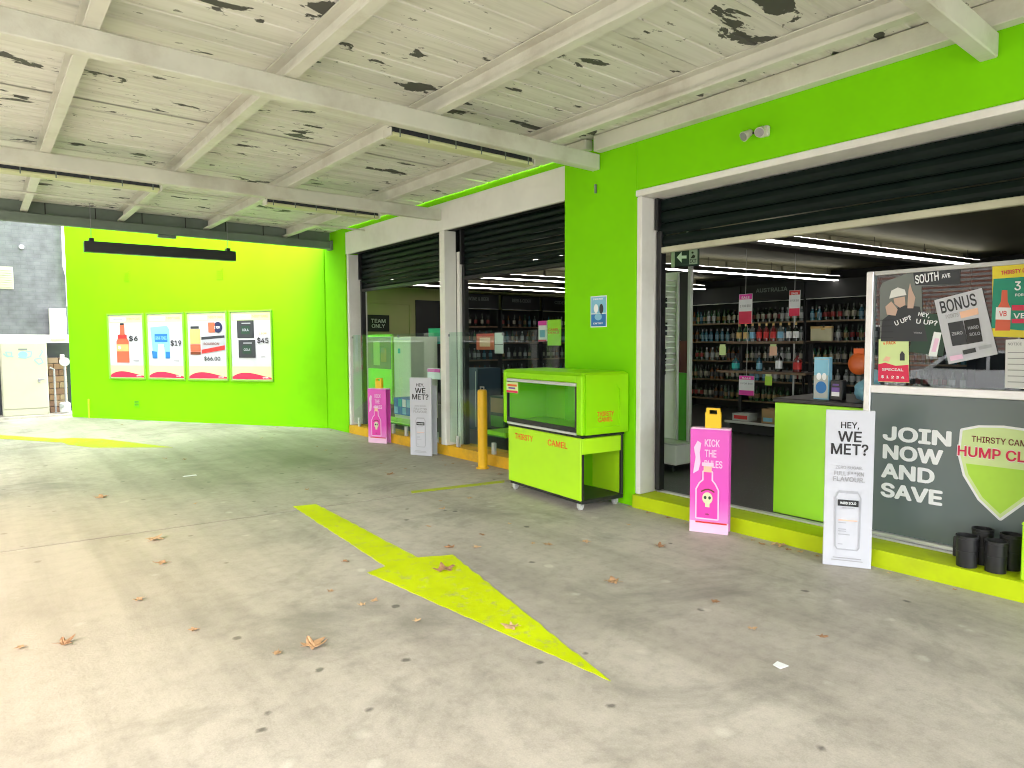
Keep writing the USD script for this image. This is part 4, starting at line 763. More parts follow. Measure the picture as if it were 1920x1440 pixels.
t, q = px_sheet('window_poster', 'grey SOUTH AVE photo poster of a person in a white cap', [(1650, 541), (1655, 530), (1720, 505), (1800, 502), (1800, 533), (1728, 537), (1730, 600), (1745, 640), (1650, 640)], M_greyphoto, .003)
q.poly('dark_band', [U(*p) for p in ((1712, 509), (1800, 503), (1800, 533), (1716, 535))], M_charcoal); tilted(q, 'SOUTH', 1738, 521, 44, 17, M_wprint, 6); tilted(q, 'AVE', 1774, 517, 16, 8, M_wprint, 5)
q.poly('jacket', [U(*p) for p in ((1655, 600), (1690, 572), (1725, 575), (1740, 640), (1652, 640))], M_charcoal)
q.poly('face', [U(*p) for p in ((1676, 560), (1697, 556), (1698, 572), (1688, 577), (1678, 570))], M_skin)
q.poly('cap', [U(*p) for p in ((1668, 560), (1672, 545), (1684, 539), (1697, 543), (1700, 553), (1684, 556))], M_cap)
q.poly('hand', [U(*p) for p in ((1702, 578), (1704, 545), (1707, 531), (1711, 545), (1717, 558), (1713, 578))], M_skin)
q.poly('hand', [U(*p) for p in ((1661, 575), (1672, 565), (1684, 580), (1680, 592), (1664, 590))], M_skin)
for k in range(4): q.rect('fence_wire', U(1650, 0)[0] if False else U(1651, 600 + k * 11)[0], U(1651, 601 + k * 11)[1], U(1676, 600 + k * 11)[0], U(1651, 600 + k * 11)[1], M_ink)
tilted(q, 'U UP?', 1694, 601, 32, 9, M_wprint, 22)
t, q = px_sheet('window_poster', 'black HEY, U UP? poster stuck on the counter glass', [(1720, 586), (1780, 590), (1768, 668), (1704, 660)], M_darkgreen, .006)
tilted(q, 'HEY,', 1733, 591, 22, 9, M_wprint, -12); tilted(q, 'U UP?', 1738, 604, 40, 9, M_wprint, -8); q.poly('can_print', [U(*p) for p in ((1752, 622), (1766, 624), (1757, 669), (1741, 668))], M_wprint); q.poly('can_print', [U(*p) for p in ((1754, 634), (1762, 635), (1755, 660), (1747, 659))], M_pinkpale); tilted(q, 'VODKA', 1722, 624, 16, 3, M_greyink, -4)
t, q = px_sheet('window_poster', 'tilted white BONUS poster with two dark cans on the counter glass', [(1752, 563), (1841, 540), (1871, 664), (1779, 683)], M_whiteboard, .009)
tilted(q, 'BONUS', 1797, 569, 68, 24, M_charcoal, 13); tilted(q, 'POINTS', 1786, 592, 24, 8, M_greyink, 10); q.poly('offer_box', [U(*p) for p in ((1800, 585), (1834, 577), (1836, 589), (1803, 597))], M_peach)
q.poly('can_print', [U(*p) for p in ((1778, 606), (1806, 601), (1816, 645), (1787, 649))], M_charcoal); q.poly('can_print', [U(*p) for p in ((1808, 601), (1836, 596), (1844, 640), (1816, 645))], M_ink)
tilted(q, 'ZERO', 1796, 625, 20, 6, M_paleink, 8); tilted(q, 'HARD', 1826, 614, 20, 6, M_paleink, 8); tilted(q, 'SOLO', 1829, 626, 20, 6, M_paleink, 8)
q.poly('small_print', [U(*p) for p in ((1806, 657), (1830, 652), (1832, 660), (1808, 665))], M_charcoal); q.poly('small_print', [U(*p) for p in ((1782, 668), (1805, 664), (1808, 672), (1784, 677))], M_pinkpale); q.poly('small_print', [U(*p) for p in ((1836, 650), (1860, 645), (1861, 651), (1838, 656))], M_paleink)
t, q = px_sheet('window_poster', 'green price poster with a red bottle at the right edge of the counter glass', [(1861, 499), (1950, 490), (1950, 634), (1861, 631)], M_yprint, .004)
q.poly('green_field', [U(*p) for p in ((1863, 523), (1950, 517), (1950, 622), (1859, 615))], M_teal); q.poly('bottle_print', [U(*p) for p in ((1866, 620), (1869, 580), (1877, 566), (1879, 544), (1889, 544), (1890, 566), (1896, 580), (1894, 620))], M_tomato); q.poly('bottle_label', [U(*p) for p in ((1868, 576), (1896, 577), (1895, 600), (1867, 599))], M_wprint); tilted(q, 'VB', 1881, 588, 14, 10, M_red)
tilted(q, 'THIRSTY CAMEL', 1912, 508, 70, 8, M_crimson, 3); tilted(q, '3', 1909, 536, 12, 17, M_wprint); tilted(q, 'FOR', 1912, 553, 16, 5, M_wprint); q.poly('red_tag', [U(*p) for p in ((1898, 572), (1935, 572), (1935, 582), (1898, 582))], M_crimson); tilted(q, 'VB', 1913, 592, 24, 10, M_wprint); q.poly('red_tag', [U(*p) for p in ((1898, 598), (1935, 598), (1935, 606), (1898, 606))], M_crimson)
t, q = px_sheet('window_poster', 'lime and red small poster in the lower corner of the counter glass', [(1648, 636), (1704, 636), (1705, 718), (1647, 716)], M_palegreen, .004)
q.poly('red_band', [U(*p) for p in ((1647, 683), (1660, 680), (1680, 686), (1704, 684), (1705, 717), (1647, 715))], M_crimson); tilted(q, '4 PACK', 1668, 643, 24, 6, M_orange, 4); tilted(q, 'SPECIAL', 1674, 693, 40, 5, M_wprint); tilted(q, '$ 1 2 3 4', 1674, 707, 44, 6, M_wprint); q.poly('bottle_print', [U(*p) for p in ((1688, 676), (1688, 664), (1692, 658), (1697, 664), (1697, 676))], M_charcoal); q.poly('fruit_print', [U(*p) for p in ((1656, 676), (1662, 668), (1670, 670), (1668, 678))], M_peach)
t, q = px_sheet('window_poster', 'white printed notice at the lower right of the counter glass', [(1886, 637), (1950, 634), (1950, 731), (1884, 727)], M_paper, .004)
tilted(q, 'NOTICE', 1903, 645, 26, 5, M_greyink); 
for k in range(6): q.rect('text_line', U(1890, 660 + k * 11)[0], U(1890, 661.5 + k * 11)[1], U(1940, 660 + k * 11)[0], U(1890, 660 + k * 11)[1], M_greyink)

# black buckets on the kerb
def bucket(x, y, r, h, lab):
    t = thing('black_tub', lab, 'tub', (x, y, .126))
    part(t, 'shell', rev([(0, 0), (r * .93, 0), (r, h - .02), (r * 1.05, h - .018), (r * 1.05, h), (r * .93, h), (r * .85, .02), (0, .02)], 24), M_black, smooth=40)
    part(t, 'rib', rev([(r * .96, h * .5), (r * 1.0, h * .51), (r * 1.0, h * .53), (r * .97, h * .54)], 24), M_black, smooth=40)
for x, y, r, h, lab in ((5.02, 1.485, .062, .205, 'front left black tub at the edge of the lime kerb'), (5.04, 1.33, .062, .20, 'front right black tub at the edge of the lime kerb'), (5.16, 1.44, .06, .235, 'rear left black tub near the grey panel'), (5.17, 1.285, .06, .23, 'rear right black tub near the grey panel')):
    bucket(x, y, r, h, lab)
tr = thing('black_tray', 'low black tray holding the tubs on the lime kerb', 'tray', (5.08, 1.4, .125))
part(tr, 'tray_base', box(4.955, 5.22, 1.19, 1.62, .1255, .1259, 0) if False else box(5.19, 5.222, 1.50, 1.62, .1255, .26, .004), M_black, world=True)

t = thing('lime_stand', 'low lime green box at the right edge standing on the kerb beside the black tubs', 'box', (5.09, 1.0, .126))
part(t, 'box', box(4.965, 5.21, .72, 1.182, .1262, .47, .006), M_limegloss, world=True); part(t, 'lid', box(4.96, 5.215, .715, 1.185, .471, .49, .005), M_limegloss, world=True)
# ------------------------------------------------------------------ lime counter with things on it
co = thing('service_counter', 'lime green service counter with black top inside the wide opening', 'counter', (5.55, 2.6, .132))
part(co, 'front_panel', box(5.33, 5.35, 2.29, 3.03, .134, 1.085, .004), M_limecounter, world=True)
part(co, 'end_panel', box(5.352, 6.2, 3.01, 3.03, .134, 1.085, .004), M_limecounter, world=True)
part(co, 'inner_panel', box(6.18, 6.2, -1.0, 3.008, .134, 1.085, .004), M_blackmat, world=True)
part(co, 'front_panel', box(5.352, 5.37, -1.0, 2.288, .134, 1.085, .004), M_blackmat, world=True)
part(co, 'counter_top', box(5.32, 6.22, -1.0, 3.045, 1.088, 1.125, .006), M_black, world=True)
cz = 1.1255
t = thing('display_stand', 'tall pale blue cardboard stand on the counter', 'stand', (5.45, 2.69, cz))
part(t, 'card', box(5.43, 5.49, 2.62, 2.745, cz, 1.475, .003), M_sky, world=True)
q = Print(t, (5.43, 2.745, cz), FR, UPZ); q.rect('pale_field', .004, .01, .121, .335, M_palephoto); q.rect('sky_field', .006, .2, .119, .33, M_sky); q.poly('splash', ell(.065, .1, .045, .05), M_blue); q.poly('figure', ell(.045, .19, .02, .03), M_wprint); q.poly('figure', ell(.09, .19, .018, .03), M_wprint)
t = thing('card_reader', 'black card reader with purple and white label on the counter', 'card reader', (5.45, 2.55, cz))
part(t, 'body', box(5.42, 5.50, 2.505, 2.60, cz, 1.29, .006), M_black, world=True)
q = Print(t, (5.42, 2.60, cz), FR, UPZ); q.rect('purple_label', .012, .07, .075, .105, M_purple); q.rect('white_label', .012, .035, .075, .069, M_wprint); q.rect('slot', .02, .12, .07, .135, M_purple)
t = thing('orange_pack', 'orange chip packet hanging behind the counter beside the screen post', 'packet', (5.6, 2.42, 1.36))
m = trimesh.creation.icosphere(2, 1.0); m.apply_scale([.035, .085, .09]); m.apply_translation([5.6, 2.46, 1.42])
part(t, 'packet', m, flat('orange_foil', (0.65, 0.12, 0.02), 0.3), world=True); part(t, 'crimped_end', box(5.595, 5.605, 2.42, 2.50, 1.495, 1.545, 0), M_orange, world=True)
t = thing('blue_bag', 'pale blue plastic bag lying on the counter behind the screen post', 'bag', (5.55, 2.36, cz))
m = trimesh.creation.icosphere(3, 1.0); v = m.vertices; v = v * (1 + .25 * (meshkit.noise(v * 3 + 4) - .5)[:, None]); m.vertices = v * [.12, .10, .09]; m.apply_translation([5.56, 2.36, cz + .085])
part(t, 'bag_body', m, M_sky, smooth=True, world=True); part(t, 'bag_neck', cyl((5.56, 2.34, cz + .14), (5.57, 2.31, cz + .25), .035, 12, .05), M_sky, world=True)

# ------------------------------------------------------------------ exit sign
e0, e1 = on_x(1270, 467, 6.1), on_x(1307, 497, 6.1)
ex = thing('exit_sign', 'small hanging exit sign with a pale arrow inside the wide opening', 'exit sign', (6.1, (e0[1] + e1[1]) / 2, e1[2]))
er = np.array([math.cos(.95), -math.sin(.95), 0]); en = np.cross(er, [0, 0, 1.0]); ew, eh = .26, e0[2] - e1[2]; ep = np.array([6.1, (e0[1] + e1[1]) / 2, e1[2]]) - er * ew / 2
def exbox(u0, u1, z0, z1, d0, d1):
    m = box(u0, u1, d0, d1, z0, z1, .004); T = np.eye(4); T[:3, 0], T[:3, 1], T[:3, 2], T[:3, 3] = er, -en, [0, 0, 1], ep; m.apply_transform(T); return m
part(ex, 'case', exbox(0, ew, 0, eh, 0, .05), M_exit, world=True)
part(ex, 'end_case', exbox(-.04, -.001, -.01, eh + .01, -.002, .055), M_greymet, world=True)
part(ex, 'hanger', exbox(.12, .14, eh + .001, 3.019 - e1[2], .02, .035), M_greymet, world=True)
q = Print(ex, ep, er, UPZ); w, h = ew, eh
q.poly('arrow', [(w * .08, h * .5), (w * .28, h * .8), (w * .28, h * .58), (w * .48, h * .58), (w * .48, h * .42), (w * .28, h * .42), (w * .28, h * .2)], M_wprint)
q.rect('pictogram_panel', w * .58, h * .1, w * .92, h * .9, M_palephoto); q.text('EXIT', w * .75, h * .28, w * .28, h * .2, M_ink); q.poly('pictogram', ell(w * .72, h * .72, .012, .012).union(Polygon([(w * .64, h * .42), (w * .74, h * .62), (w * .84, h * .55), (w * .8, h * .42)])), M_ink)

# ------------------------------------------------------------------ lit ceiling lines of the shop
def strip(label, a, b, z):
    a, b = np.array([a[0], a[1], z]), np.array([b[0], b[1], z]); d = b - a; L = np.linalg.norm(d); rz = math.degrees(math.atan2(d[1], d[0]))
    t = thing('strip_light', label, 'strip light', tuple(a), rz)
    part(t, 'housing', box(0, L, -.045, .045, .02, .09, .003), M_darkbeam)
    part(t, 'tube', box(.01, L - .01, -.045, .045, 0, .018, .004), M_tube)
    part(t, 'tube', box(.01, L - .01, -.02, .02, .092, .1, .002), M_tube, label='upward lit tube')
    for u in np.linspace(.3, L - .3, 5): part(t, 'hanger', cyl((u, 0.03, .091), (u, 0.03, 3.019 - z), .004, 6), M_black)
strip('nearest long lit strip light running over the wide opening', (6.7, 4.36), (12.42, 3.66), 2.78)
strip('middle lit strip light of the shop ceiling', (6.2, 7.2), (12.95, 6.10), 2.76)
strip('far lit strip light of the shop ceiling ending above the wine shelves', (6.2, 9.86), (12.7, 8.95), 2.77)
strip('farthest lit strip light near the end wall of the shop', (6.4, 12.1), (11.0, 11.6), 2.80)

# ------------------------------------------------------------------ shop shelving and bottles
def bottle_proto(name, label, group, gm, lm, cm, r=.038, h=.30, lab=(.07, .16), loc=(0, 0, 0), squat=False):
    t = thing(name, label, 'bottle', loc, 0, group)
    sh_ = h * (.62 if not squat else .7)
    part(t, 'glass', rev([(0, 0), (r, 0.004), (r, sh_), (r * .8, sh_ + .02), (r * .38, sh_ + .055), (r * .34, h - .03), (0, h - .03)], 10), gm, smooth=50)
    part(t, 'label', rev([(r * 1.01, lab[0]), (r * 1.03, lab[0] + .002), (r * 1.03, lab[1]), (r * 1.01, lab[1] + .002)], 10), lm)
    part(t, 'cap', rev([(0, h - .045), (r * .42, h - .045), (r * .42, h), (0, h)], 8), cm)
    return t
def wall_shelf(label, x0, y0, along, L, zs, depth, header=None, htxt_m=M_greyphoto):
    """A shelf unit: its front left corner at (x0, y0); along 'y' faces -x (runs +y), along 'x' faces -y (runs +x)."""
    t = thing('shelf_unit', label, 'shelf', (x0, y0, .132), 0)
    def B(u0, u1, d0, d1, z0, z1, b=.003):
        return box(x0 + d0, x0 + d1, y0 + u0, y0 + u1, z0, z1, b) if along == 'y' else box(x0 + u0, x0 + u1, y0 + d0, y0 + d1, z0, z1, b)
    part(t, 'back_panel', B(0, L, depth, depth + .02, .134, 2.45), M_blackmat, world=True)
    for u in (0, L - .02): part(t, 'side_panel', B(u, u + .02, 0, depth - .002, .134, 2.45), M_blackmat, world=True)
    for z in zs:
        s_ = part(t, 'shelf', B(.022, L - .022, 0.01, depth - .003, z - .022, z), M_shelf, world=True)
        part(s_, 'price_rail', B(.022, L - .022, -.002, .009, z - .03, z + .004), M_shelfedge, world=True)
    hd = part(t, 'header', B(0, L, -.03, .02, 2.455, 2.80), M_blackmat, world=True)
    if header:
        if along == 'y': T = place(lettering(header, min(L * .5, .085 * len(header)), .085, True, .002), (x0 - .031, y0 + L / 2, 2.68), FR, UPZ)
        else: T = place(lettering(header, min(L * .5, .085 * len(header)), .085, True, .002), (x0 + L / 2, y0 - .031, 2.68), (1, 0, 0), UPZ)
        part(hd, 'lettering', T, htxt_m, world=True)
    part(hd, 'light_lip', B(.02, L - .02, -.028, -.004, 2.44, 2.453), M_greymet, world=True)
ZS = (.35, .78, 1.20, 1.62, 2.02)
SX = 12.9
heads = [None, None, 'AUSTRALIA', None, None, None]
descr = ['shelf unit at the right end of the back wall behind the counter', 'back wall shelf unit with header right of the hanging price card', 'back wall shelf unit in the middle of the wide opening', 'back wall shelf unit left of the middle, beside the rack post', 'back wall shelf unit hidden partly by the white rack', 'back wall shelf unit seen above the cart', 'back wall shelf unit nearest the end wall']
ys = [3.9 + k * 1.42 for k in range(7)]
for k, y in enumerate(ys): wall_shelf(descr[k], SX, y, 'y', 1.40, ZS, .36, heads[k % 6])
EY = 13.2
for k, x in enumerate((8.95, 10.30, 11.65)): wall_shelf(('end wall shelf unit right of the dark doorway', 'middle end wall shelf unit seen above the glass panels', 'end wall shelf unit in the far corner of the shop')[k], x, EY, 'x', 1.24, ZS, .34, ('WINE & BEER', 'BEER & CIDER', 'CIDER')[k])
LB = [flat('cream_label', (0.30, 0.28, 0.22)), flat('gold_label', (0.20, 0.13, 0.05)), flat('black_label', (0.02, 0.02, 0.022)), flat('white_label', (0.34, 0.35, 0.36)), flat('pale_blue_label', (0.10, 0.20, 0.26)), flat('dark_red_label', (0.20, 0.015, 0.015))]
protos = [
    ('wine_bottle', 'dark wine bottle with cream label on the shop shelves', 'dark wine bottles on the shelves', M_bglass[0], LB[0], M_black, .038, .31, (.07, .17)),
    ('wine_bottle', 'green wine bottle with gold label on the shop shelves', 'green wine bottles on the shelves', M_bglass[1], LB[1], M_black, .038, .31, (.06, .15)),
    ('spirit_bottle', 'amber spirit bottle with black label on the shop shelves', 'amber spirit bottles on the shelves', M_bglass[2], LB[2], M_black, .045, .28, (.06, .16)),
    ('spirit_bottle', 'clear spirit bottle with white label on the shop shelves', 'clear spirit bottles on the shelves', M_bglass[3], LB[3], M_steel, .042, .29, (.06, .17)),
    ('spirit_bottle', 'blue glass bottle with pale label on the shop shelves', 'blue bottles on the shelves', M_bglass[4], LB[4], M_steel, .042, .28, (.06, .15)),
    ('wine_bottle', 'red-labelled dark bottle on the shop shelves', 'red labelled bottles on the shelves', M_bglass[0], LB[5], M_black, .038, .30, (.07, .16))]
src = [None] * len(protos)
TIER = ('bottom', 'second', 'middle', 'fourth', 'top'); UNIT = ('first', 'second', 'third', 'fourth', 'fifth', 'sixth', 'seventh')
DESC = ('dark cream-labelled bottle', 'green gold-labelled bottle', 'amber black-labelled bottle', 'clear white-labelled bottle', 'blue glass bottle', 'dark red-labelled bottle')
def put_bottle(k, x, y, z, tier, where):
    lab_ = DESC[k] + ' on the %s shelf of %s' % (TIER[tier], where); grp_ = DESC[k] + 's, %s shelf of %s' % (TIER[tier], where)
    if src[k] is None:
        p = protos[k]; src[k] = bottle_proto(p[0], lab_, grp_, p[3], p[4], p[5], p[6], p[7], p[8], (x, y, z))
    else:
        copy_of(src[k], (x, y, z), R.uniform(0, 360), lab_, grp_)
rest = []
n_b = 0
for k, y in enumerate(ys):
    for zi, z in enumerate(ZS):
        yy = y + .09; kind = R.choice([0, 0, 0, 1, 1, 2, 3, 3, 4, 5]); run = R.randrange(2, 5)
        while yy < y + 1.32:
            if run == 0: kind = R.choice([0, 0, 0, 1, 1, 2, 3, 3, 4, 5]); run = R.randrange(2, 5)
            run -= 1
            if R.random() < .94:
                if n_b < 285 and 4.9 < yy < 13: put_bottle(kind, SX + .07 + R.uniform(-.01, .02), yy, z + .0005, zi, 'the %s back wall unit from the right' % UNIT[k]); n_b += 1
                else: rest.append((SX + .08, yy, z + .0005, kind))
            yy += R.uniform(.115, .155)
for x in (8.95, 10.30, 11.65):
    for zi, z in enumerate(ZS):
        if zi == 0: continue
        xx = x + .1
        while xx < x + 1.16:
            if n_b < 297 and R.random() < .2: put_bottle(R.choice([0, 1, 3, 3]), xx, EY + .08, z + .0005, zi, 'the %s end wall unit' % {8.95: 'left', 10.30: 'middle', 11.65: 'right'}[x]); n_b += 1
            else: rest.append((xx, EY + .08, z + .0005, R.randrange(6)))
            xx += R.uniform(.12, .2)
for k, y in enumerate(ys):                                            # the rows standing behind the front bottles
    for z in ZS:
        yy = y + .06; kind = R.choice([0, 1, 2, 3, 5]); run = 3
        while yy < y + 1.34:
            if run == 0: kind = R.choice([0, 0, 0, 1, 1, 2, 2, 3, 3, 4, 5]); run = R.randrange(2, 6)
            run -= 1
            if R.random() < .9: rest.append((SX + .17 + R.uniform(-.02, .02), yy, z + .0005, kind))
            yy += R.uniform(.085, .11)
for kk in range(6):
    bm, lm2 = [], []
    for (x, y, z, k) in rest:
        if k != kk: continue
        r, h = protos[k][6], protos[k][7]
        bm.append(rev([(0, 0), (r, .003), (r, h * .62), (r * .36, h * .8), (r * .36, h), (0, h)], 8).apply_translation([x, y, z])); lm2.append(rev([(r * 1.01, .07), (r * 1.03, .072), (r * 1.03, .16), (r * 1.01, .162)], 8).apply_translation([x, y, z]))
    if bm:
        t = thing('shelf_bottles', ('dark', 'green', 'amber', 'clear', 'blue', 'red-labelled')[kk] + ' bottles in the rear rows of the shop shelves', 'bottles', (SX, 5, .3), kind='stuff')
        part(t, 'glass', bm, protos[kk][3], world=True, smooth=40); part(t, 'labels', lm2, protos[kk][4], world=True)
# second row behind is the back panel; gondola in front
GX = 9.6
gd = thing('display_gondola', 'three-tier dark wooden display table with bottles in the middle of the shop', 'display table', (GX, 5.8, .132))
for z, y0, y1 in ((.33, 4.9, 6.3), (1.14, 4.95, 6.45), (1.61, 5.05, 6.35)):
    s_ = part(gd, 'shelf', box(GX - .05 + (.0 if z < 1.5 else .1), GX + .6, y0, y1, z - .03, z, .004), M_shelf, world=True); part(s_, 'front_edge', box(GX - .062 + (.0 if z < 1.5 else .1), GX - .051 + (.0 if z < 1.5 else .1), y0, y1, z - .035, z + .003, .002), M_shelfedge if z > .5 else M_greymet, world=True)
for y in (5.02, 6.2): part(gd, 'upright', box(GX + .25, GX + .30, y, y + .05, .134, 1.575, .003), M_blackmat, world=True)
part(gd, 'plinth', box(GX, GX + .55, 4.95, 6.25, .134, .298, .004), M_blackmat, world=True)
gl = [('spirit_bottle', 'squat red bottle on the middle tier of the display table', M_bglass[5], M_red, 5.15, 1.14, .06, .30), ('spirit_bottle', 'bottle with square white label on the middle tier of the display table', M_bglass[0], M_wprint, 5.45, 1.14, .05, .34), ('spirit_bottle', 'small blue bottle on the middle tier of the display table', M_bglass[4], M_sky, 5.78, 1.14, .045, .26), ('spirit_bottle', 'teal bottle at the left of the middle tier of the display table', M_bglass[4], M_tealb, 6.2, 1.14, .06, .24)]
for nm, lab, gmm, lm, y, z, r, h in gl:
    t = thing(nm, lab, 'bottle', (GX + .08, y, z + .001)); 
    part(t, 'glass', rev([(0, 0), (r, 0.004), (r, h * .6), (r * .8, h * .66), (r * .34, h * .78), (r * .3, h * .9), (0, h * .9)], 14), gmm, smooth=50); part(t, 'label', rev([(r * 1.01, h * .15), (r * 1.03, h * .155), (r * 1.03, h * .5), (r * 1.01, h * .505)], 14), lm); part(t, 'cap', rev([(0, h * .85), (r * .4, h * .85), (r * .4, h), (0, h)], 10), M_black)
for i, (y, c, l) in enumerate(((5.25, 0, 'row'), (5.36, 0, ''), (5.5, 3, ''), (5.62, 5, ''), (5.74, 5, ''), (5.86, 5, ''), (5.98, 3, ''), (6.1, 1, ''), (6.22, 1, ''))):
    t = thing('spirit_bottle', 'bottle standing on the top tier of the display table', 'bottle', (GX + .2, y, 1.611), group='bottles on the top tier of the display table'); r = .042; h = .29
    part(t, 'glass', rev([(0, 0), (r, .004), (r, h * .6), (r * .36, h * .78), (r * .34, h * .9), (0, h * .9)], 10), M_bglass[c], smooth=50); part(t, 'label', rev([(r * 1.01, .05), (r * 1.03, .052), (r * 1.03, .15), (r * 1.01, .152)], 10), (M_paper, M_gold, M_wprint, M_sky, M_red, M_red)[c]); part(t, 'cap', rev([(0, h * .86), (r * .42, h * .86), (r * .42, h), (0, h)], 8), M_gold)
for i, (px, py) in enumerate(((1355, 652), (1450, 652), (1441, 708))):
    p = on_x(px, py, GX - .07); t = thing('shelf_ticket', ('lime price ticket hanging left under the top tier', 'peach price ticket hanging right under the top tier', 'lime price ticket hanging under the middle tier')[i], 'price ticket', tuple(p))
    part(t, 'card', box(GX - .072, GX - .07, p[1] - .06, p[1] + .06, p[2] - .12, p[2] + .02, 0), (M_palegreen, M_peach, M_limeprint)[i], world=True); part(t, 'header', box(GX - .074, GX - .0722, p[1] - .05, p[1] + .05, p[2] + .02, p[2] + .055, 0), M_palegreen, world=True)
def card(label, X, x0, x1, yt, yb, bands):
    a, b = on_x(x0, yt, X), on_x(x1, yb, X); t = thing('price_card', label, 'price card', (X, (a[1] + b[1]) / 2, b[2]))
    part(t, 'sheet', box(X - .004, X, b[1], a[1], b[2], a[2], 0), M_paper, world=True); q = Print(t, (X - .004, a[1], b[2]), FR, UPZ); w, h = a[1] - b[1], a[2] - b[2]
    for f0, f1, m in bands: q.rect('print_band', .005, h * f0, w - .005, h * f1, m)
    q.text('SALE', w / 2, h * .88, w * .6, h * .08, M_wprint); q.text('2 FOR $50', w / 2, h * .6, w * .8, h * .1, M_greyink)
    part(t, 'hanger', cyl((X - .002, (a[1] + b[1]) / 2, a[2]), (X - .002, (a[1] + b[1]) / 2, min(3.02, a[2] + .8)), .004, 6), M_greymet, world=True)
card('red and white hanging price card left of centre in the shop', 9.3, 1386, 1410, 552, 607, ((0, .42, M_crimson), (.82, .99, M_pinkdeep)))
card('smaller red and white hanging price card right of centre in the shop', 9.3, 1480, 1500, 545, 592, ((0, .3, M_crimson), (.82, .99, M_red)))
card('pink and white price card low on the display table', GX - .08, 1386, 1414, 704, 742, ((0, .25, M_pinkdeep), (.8, .99, M_pinkdeep)))
t = thing('white_pole', 'thin white pole standing behind the display table', 'pole', (10.6, 5.4, .132)); a = on_x(1490, 600, 10.6)
part(t, 'shaft', cyl((10.6, a[1], .134), (10.6, a[1], 2.1), .014, 10), M_greymet, world=True); part(t, 'foot', rev([(0, 0), (.12, 0), (.12, .015), (0, .02)], 20).apply_translation([10.6, a[1], .1335]), M_greymet, world=True)
# cartons on the gondola's lower tier
for i, (px0, px1, yt, m, lab) in enumerate(((1373, 1404, 777, M_palephoto, 'pale printed carton on the lowest tier of the display table'), (1428, 1452, 766, M_tan, 'brown carton on the lowest tier of the display table'))):
    a, b = on_x(px0, yt, GX), on_x(px1, yt, GX); t = thing('carton', lab, 'carton', (GX + .1, (a[1] + b[1]) / 2, .331)); part(t, 'box', box(GX, GX + .25, b[1], a[1], .331, max(.45, a[2]), .004), m, world=True); part(t, 'print', box(GX - .002, GX - .0005, b[1] + .03, a[1] - .03, .36, .42, 0), (M_red, M_sky)[i], world=True)
# cream boxed gifts on back wall shelf
for i in range(6):
    y = on_x(1524 + i * 6.5, 630, SX)[1]; t = thing('gift_box', 'cream gift box standing in a row on the back wall shelf', 'box', (SX + .1, y, 1.6205), group='cream gift boxes on the back wall shelf'); part(t, 'carton', box(SX - .02, SX + .06, y - .035, y + .035, 1.6205, 1.9 - .03 * (i == 3), .003), flat('cream_carton', (0.62, 0.58, 0.40)) if i == 0 else UsdShade.Material.Get(stage, '/World/Looks/cream_carton'), world=True); part(t, 'lid', box(SX - .024, SX + .062, y - .037, y + .037, 1.86 - .03 * (i == 3), 1.905 - .03 * (i == 3), .003), M_gold, world=True)

# white slatted rack near the jamb
M_rackwhite = flat('rack_white', (0.84, 0.84, 0.82))
rk = thing('peg_rack', 'white pegged display rack on a white base cabinet just inside the jamb', 'display rack', (6.3, 4.9, .132))
part(rk, 'base_cabinet', box(6.12, 6.75, 4.66, 5.5, .21, .44, .01), M_rackwhite, world=True)
for x in (6.16, 6.68):
    for y in (4.72, 5.42): part(rk, 'foot', cyl((x, y, .134), (x, y, .209), .02, 10), M_black, world=True)
part(rk, 'base_top', box(6.10, 6.77, 4.64, 5.52, .441, .462, .004), M_greymet, world=True)
part(rk, 'back_board', box(6.40, 6.43, 4.86, 5.4, .464, 2.42, .003), M_rackwhite, world=True)
part(rk, 'edge_post', box(6.34, 6.39, 4.65, 4.69, .464, 2.46, .003), M_greymet, world=True)
part(rk, 'edge_post', box(6.34, 6.39, 4.815, 4.845, .464, 2.40, .003), M_greymet, world=True)
part(rk, 'side_card', box(6.36, 6.37, 4.692, 4.813, .466, 1.25, 0), M_midgreen, world=True)
part(rk, 'side_card', box(6.36, 6.37, 4.692, 4.813, 1.252, 1.62, 0), flat('maroon_card', (0.07, 0.01, 0.01)), world=True, label='dark maroon card')
part(rk, 'side_card', box(6.36, 6.37, 4.692, 4.813, 1.622, 2.4, 0), M_black, world=True, label='black card')
for k in range(17):
    z = 1.28 + k * .065
    part(rk, 'peg', cyl((6.40, 4.90, z), (6.22, 4.90, z), .009, 6), M_rackwhite, world=True)
n = 0
for k in range(7):
    z = 2.28 - k * .155
    for j in range(2):
        y = 5.0 + j * .13 + R.uniform(-.02, .02)
        t = thing('hanging_packet', 'small dark packet hanging on the white peg rack', 'packet', (6.3, y, z), group='dark packets on the peg rack')
        part(t, 'packet', box(6.24, 6.31, y - .045, y + .045, z - .13, z - .02, .012), R.choice([M_black, M_charcoal, M_black, M_darkgreen]), world=True); part(t, 'header', box(6.30, 6.305, y - .04, y + .04, z - .02, z + .02, 0), R.choice([M_charcoal, M_black, M_greyphoto]), world=True)

